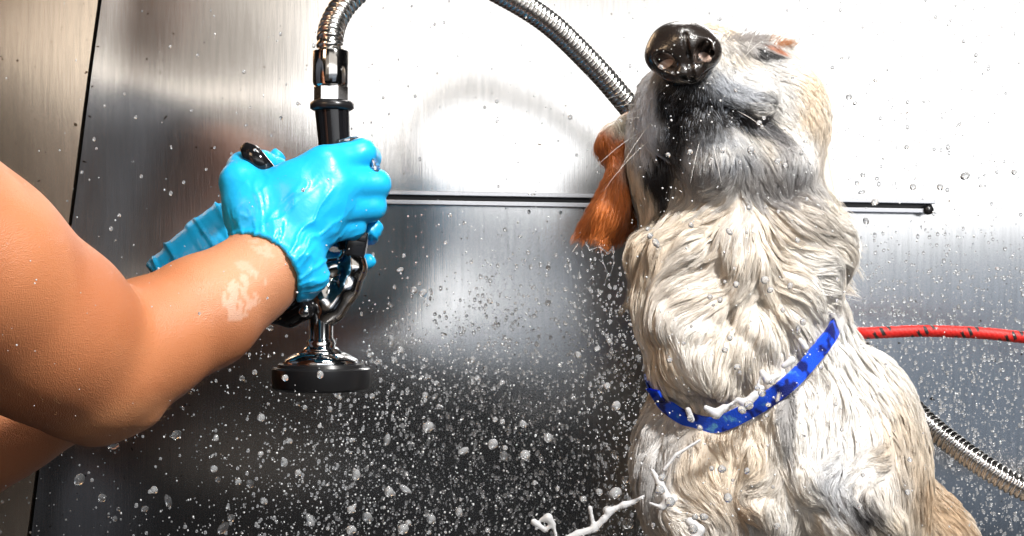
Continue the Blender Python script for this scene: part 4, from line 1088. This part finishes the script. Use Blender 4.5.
spots = [(79, 480, 5), (102, 498, 4), (154, 490, 4), (168, 501, 4), (145, 509, 3), (176, 435, 4.5), (216, 438, 3), (261, 418, 4), (238, 482, 3.5), (250, 484, 3.5), (214, 469, 3.5), (298, 473, 3.5), (289, 441, 3.5), (356, 475, 4.5),
 (367, 517, 5), (351, 510, 4), (310, 520, 4.5), (223, 528, 5), (231, 518, 4), (389, 492, 4.5), (387, 440, 4), (284, 463, 3.5), (264, 501, 3.5), (337, 393, 4), (372, 396, 3), (351, 530, 5), (428, 427, 5.5), (493, 444, 4.5), (463, 451, 4),
 (525, 455, 5), (504, 456, 4), (505, 448, 3), (548, 438, 4.5), (616, 406, 4.5), (523, 424, 4), (405, 489, 4), (431, 519, 5), (459, 512, 4), (403, 529, 5.5), (408, 523, 3.5), (615, 493, 6), (608, 511, 5), (628, 524, 6), (599, 492, 3.5), (583, 499, 3), (615, 455, 4),
 (965, 176, 4.2), (1014, 172, 2.6), (849, 97, 3), (913, 187, 3.2), (862, 192, 2.4), (857, 183, 2.2), (875, 202, 3.6), (866, 221, 3.4), (940, 187, 3), (650, 236, 3.4), (656, 243, 4), (648, 229, 2), (722, 469, 4.2), (747, 471, 3), (728, 498, 4), (777, 526, 3.5),
 (625, 480, 4), (662, 478, 3.5), (660, 490, 4.5), (670, 502, 5), (704, 517, 4), (693, 529, 5), (695, 517, 3), (759, 123, 2.6), (762, 127, 2), (751, 150, 3.8), (778, 161, 2.6), (690, 152, 2.6), (668, 155, 2.4), (400, 270, 3), (414, 290, 3.5), (423, 293, 4), (490, 301, 3.2), (450, 215, 2),
 (391, 341, 4), (400, 350, 3.5), (394, 360, 3), (379, 362, 2.8), (472, 360, 3), (607, 386, 3.4), (578, 355, 3), (600, 391, 3), (425, 395, 3.2), (436, 383, 2.6), (597, 349, 3), (609, 341, 2.8), (548, 268, 2.6), (113, 446, 4.2), (255, 150, 1.6), (303, 190, 2), (281, 118, 1.8), (320, 375, 3), (285, 378, 3.2),
 (737, 367, 3.6), (762, 393, 4), (749, 405, 4.4), (742, 410, 4), (772, 382, 3.4), (757, 388, 3), (690, 418, 3.2), (700, 428, 3), (720, 300, 3), (710, 297, 2.6), (765, 280, 3.6), (790, 286, 3), (770, 290, 3), (798, 330, 3.4), (803, 322, 3), (725, 350, 3), (730, 338, 2.6), (783, 310, 2.6)]
def dens(x, y):
    z = zone(x, y)
    if z == 'low_dark': return .35 + .75 * min(1, max(0, (y - 300) / 160))
    if z == 'low_left': return .12 + .4 * max(0, (x - 60) / 200) * (y - 300) / 200 if x > 0 else 0
    if z == 'mid': return .03 + .35 * (x > 380) * (y > 210) + .10 * (x > 480)
    if z == 'right_up': return .30
    if z == 'right_low': return .30
    if z == 'dog': return .40
    return .07
while len(spots) < 300:
    x = rng.random() * 1024; y = rng.random() * 536
    if rng.random() < dens(x, y):
        z = zone(x, y); r = {'low_dark': 1.5, 'low_left': 1.4, 'mid': 1.2, 'right_up': 1.3, 'right_low': 1.2, 'dog': 1.6, 'arm': 1.0}[z] * (1 + .9 * rng.random() ** 2)
        spots.append((x, y, r))
for (x, y, r) in spots:
    z = zone(x, y)
    d_ = {'dog': -.16 - .10 * rng.random(), 'arm': -.27 - .06 * rng.random()}.get(z, -.15 + .42 * rng.random())
    if (x, y) == (113, 446): d_ = -.15
    o = link('water_droplet', drop_me[rng.integers(0, 7)])
    o.location = W(x, y, d_); s_ = r * S(d_); o.scale = (s_ * (.9 + .25 * rng.random()), s_, s_ * (.9 + .25 * rng.random())); o.rotation_euler = tuple(rng.random(3) * 6.28 * np.array([.1, 1, .1]))
    tag(o, ZL[z][0], 'droplet', ZL[z][1])
# the finer spray, too much of it to count
def scatter(name, n, fn, V0, F0, m, label, cat):
    Vs = np.zeros((n, len(V0), 3)); k = 0
    pos, sc, = fn(n)
    j = rng.random((n, 1, 1))
    Vs = pos[:, None, :] + V0[None] * sc[:, None, :]
    Fs = (F0[None] + (np.arange(n) * len(V0))[:, None, None]).reshape(-1, F0.shape[1])
    o = link(name, mesh_from(name, Vs.reshape(-1, 3), Fs, m, True)); tag(o, label, cat, None, 'stuff'); return o
v1, f1 = ico(1)
def air(n):
    P = []; Sx = []
    while len(P) < n:
        x = rng.random() * 1044 - 10; y = rng.random() * 546 - 5
        z = zone(x, y); q = dens(x, y) * {'dog': .45, 'arm': .4, 'right_up': .55, 'mid': .55}.get(z, 1.0)
        if rng.random() > q: continue
        d_ = {'dog': -.17 - .12 * rng.random(), 'arm': -.30 - .05 * rng.random()}.get(z, -.2 + .6 * rng.random())
        r = (.45 + .85 * rng.random() ** 2.5) * S(d_)
        P.append(W(x, y, d_)); Sx.append((r * (.8 + .4 * rng.random()), r, r * (.8 + .5 * rng.random())))
    return np.array(P), np.array(Sx)
scatter('fine_spray', 3600, air, v1, f1, M_FINE, 'fine white mist of spray drops flying between the sprayer, the wall and the dog', 'spray')
v2, f2 = ico(2)
def wallbeads(n):
    P = []; Sx = []
    while len(P) < n:
        x = rng.random() * 1060 - 10; y = rng.random() * 560 - 5
        q = (.05 + .95 * sm(215, 330, np.array(y))) * (.03 + .97 * sm(330, 560, np.array(x + (y - 330) * .9))) + .02
        if x > 830: q = max(q, .75 * float(sm(245, 310, np.array(y))) + .05)
        if rng.random() > q: continue
        X = (x - 512) * S(WY); Z = CAMZ + (268 - y) * S(WY)
        r = (.6 + 1.5 * rng.random() ** 3.2) * S(WY)
        P.append((X, float(wavy(X, Z)), Z)); Sx.append((r, r * .45, r * (1 + .5 * rng.random())))
    return np.array(P), np.array(Sx)
M_BEAD = mat('water_bead', (0.95, 0.97, 1.0), 0.03, Transmission_Weight=0.75, IOR=1.33, Specular_IOR_Level=0.8)
scatter('wall_droplets', 11000, wallbeads, v2, f2, M_BEAD, 'countless small water beads clinging to the steel wall behind the dog', 'water beads')

# ---- splashes
def splash(name, chains, y, label, wm=None):
    pts = [p for c in chains for p in c]; xs = [p[0] for p in pts]; yy = [p[1] for p in pts]
    G = Field((W(min(xs) - 12, 0, y)[0], y - .022, W(0, max(yy) + 12, y)[2]), (W(max(xs) + 12, 0, y)[0], y + .022, W(0, min(yy) - 12, y)[2]), .0009)
    for c in chains: Cc(G, [(p[0], p[1], y + p[3] if len(p) > 3 else y, p[2]) for p in c], .0016)
    v, f = G.nets(); v = smooth_mesh(v, f, 2, .5); o = link(name, mesh_from(name, v, f, wm or M_SPLASH, True)); return tag(o, label, 'splash')
splash('water_splash', [[(560, 545, 6), (578, 534, 4), (594, 529, 3.5), (604, 519, 3.4), (616, 508, 2.2), (624, 505, 3.6), (634, 502, 2.4), (644, 496, 1.6)], [(594, 529, 3), (592, 518, 1.8), (590, 508, 2.6)], [(534, 522, 3.6), (545, 530, 2.2), (553, 524, 2.4), (548, 518, 4.6), (541, 520, 2)], [(616, 508, 2), (608, 511, 4)], [(553, 524, 1.8), (556, 536, 2)], [(560, 545, 5), (530, 552, 6)]], -.08, 'branching white splash of water at the bottom beside the dog\'s chest')
splash('water_splash', [[(586, 243, 1.4), (590, 250, 1.0), (600, 246, 1.2), (608, 254, 1.0), (613, 247, 1.3)], [(600, 246, 1), (603, 262, .9), (608, 274, .8), (604, 286, .9)], [(613, 247, 1.1), (614, 262, .9), (610, 276, .8)], [(578, 243, 1.2), (572, 252, .9)]], .012, 'thin threads of water dripping from the tip of the brown ear', M_CLEAR)
splash('water_splash', [[(374, 160, 2.4), (377, 167, 3.0), (376, 174, 2.0)], [(340, 141, 1.5), (350, 139, 2.2), (358, 137, 1.2)]], -.052, 'clear water streaming over the knuckles of the nearest glove', M_CLEAR)
splash('water_splash', [[(652, 470, 2), (660, 484, 4), (668, 500, 5.5), (662, 506, 3)], [(650, 503, 1.4), (662, 508, 2.4), (676, 500, 2)], [(690, 522, 5), (700, 530, 5), (694, 540, 6)], [(700, 440, 1.5), (676, 455, 2), (664, 470, 2)]], -.10, "white blobs of water flying in front of the dog's lower chest")
splash('water_splash', [[(706, 408, 3), (716, 414, 5), (724, 408, 4)], [(738, 400, 3), (746, 404, 5.5), (754, 396, 4), (762, 388, 3)], [(762, 372, 3), (768, 380, 4.5), (778, 376, 3)], [(784, 366, 3), (792, 360, 4)], [(724, 408, 1.6), (738, 400, 1.8)], [(688, 410, 3.2), (692, 420, 3)], [(800, 340, 2.6), (806, 348, 3.4)], [(754, 396, 1.5), (762, 372, 1.4)]], -.085, "lumpy splash of water breaking over the dog's blue collar")
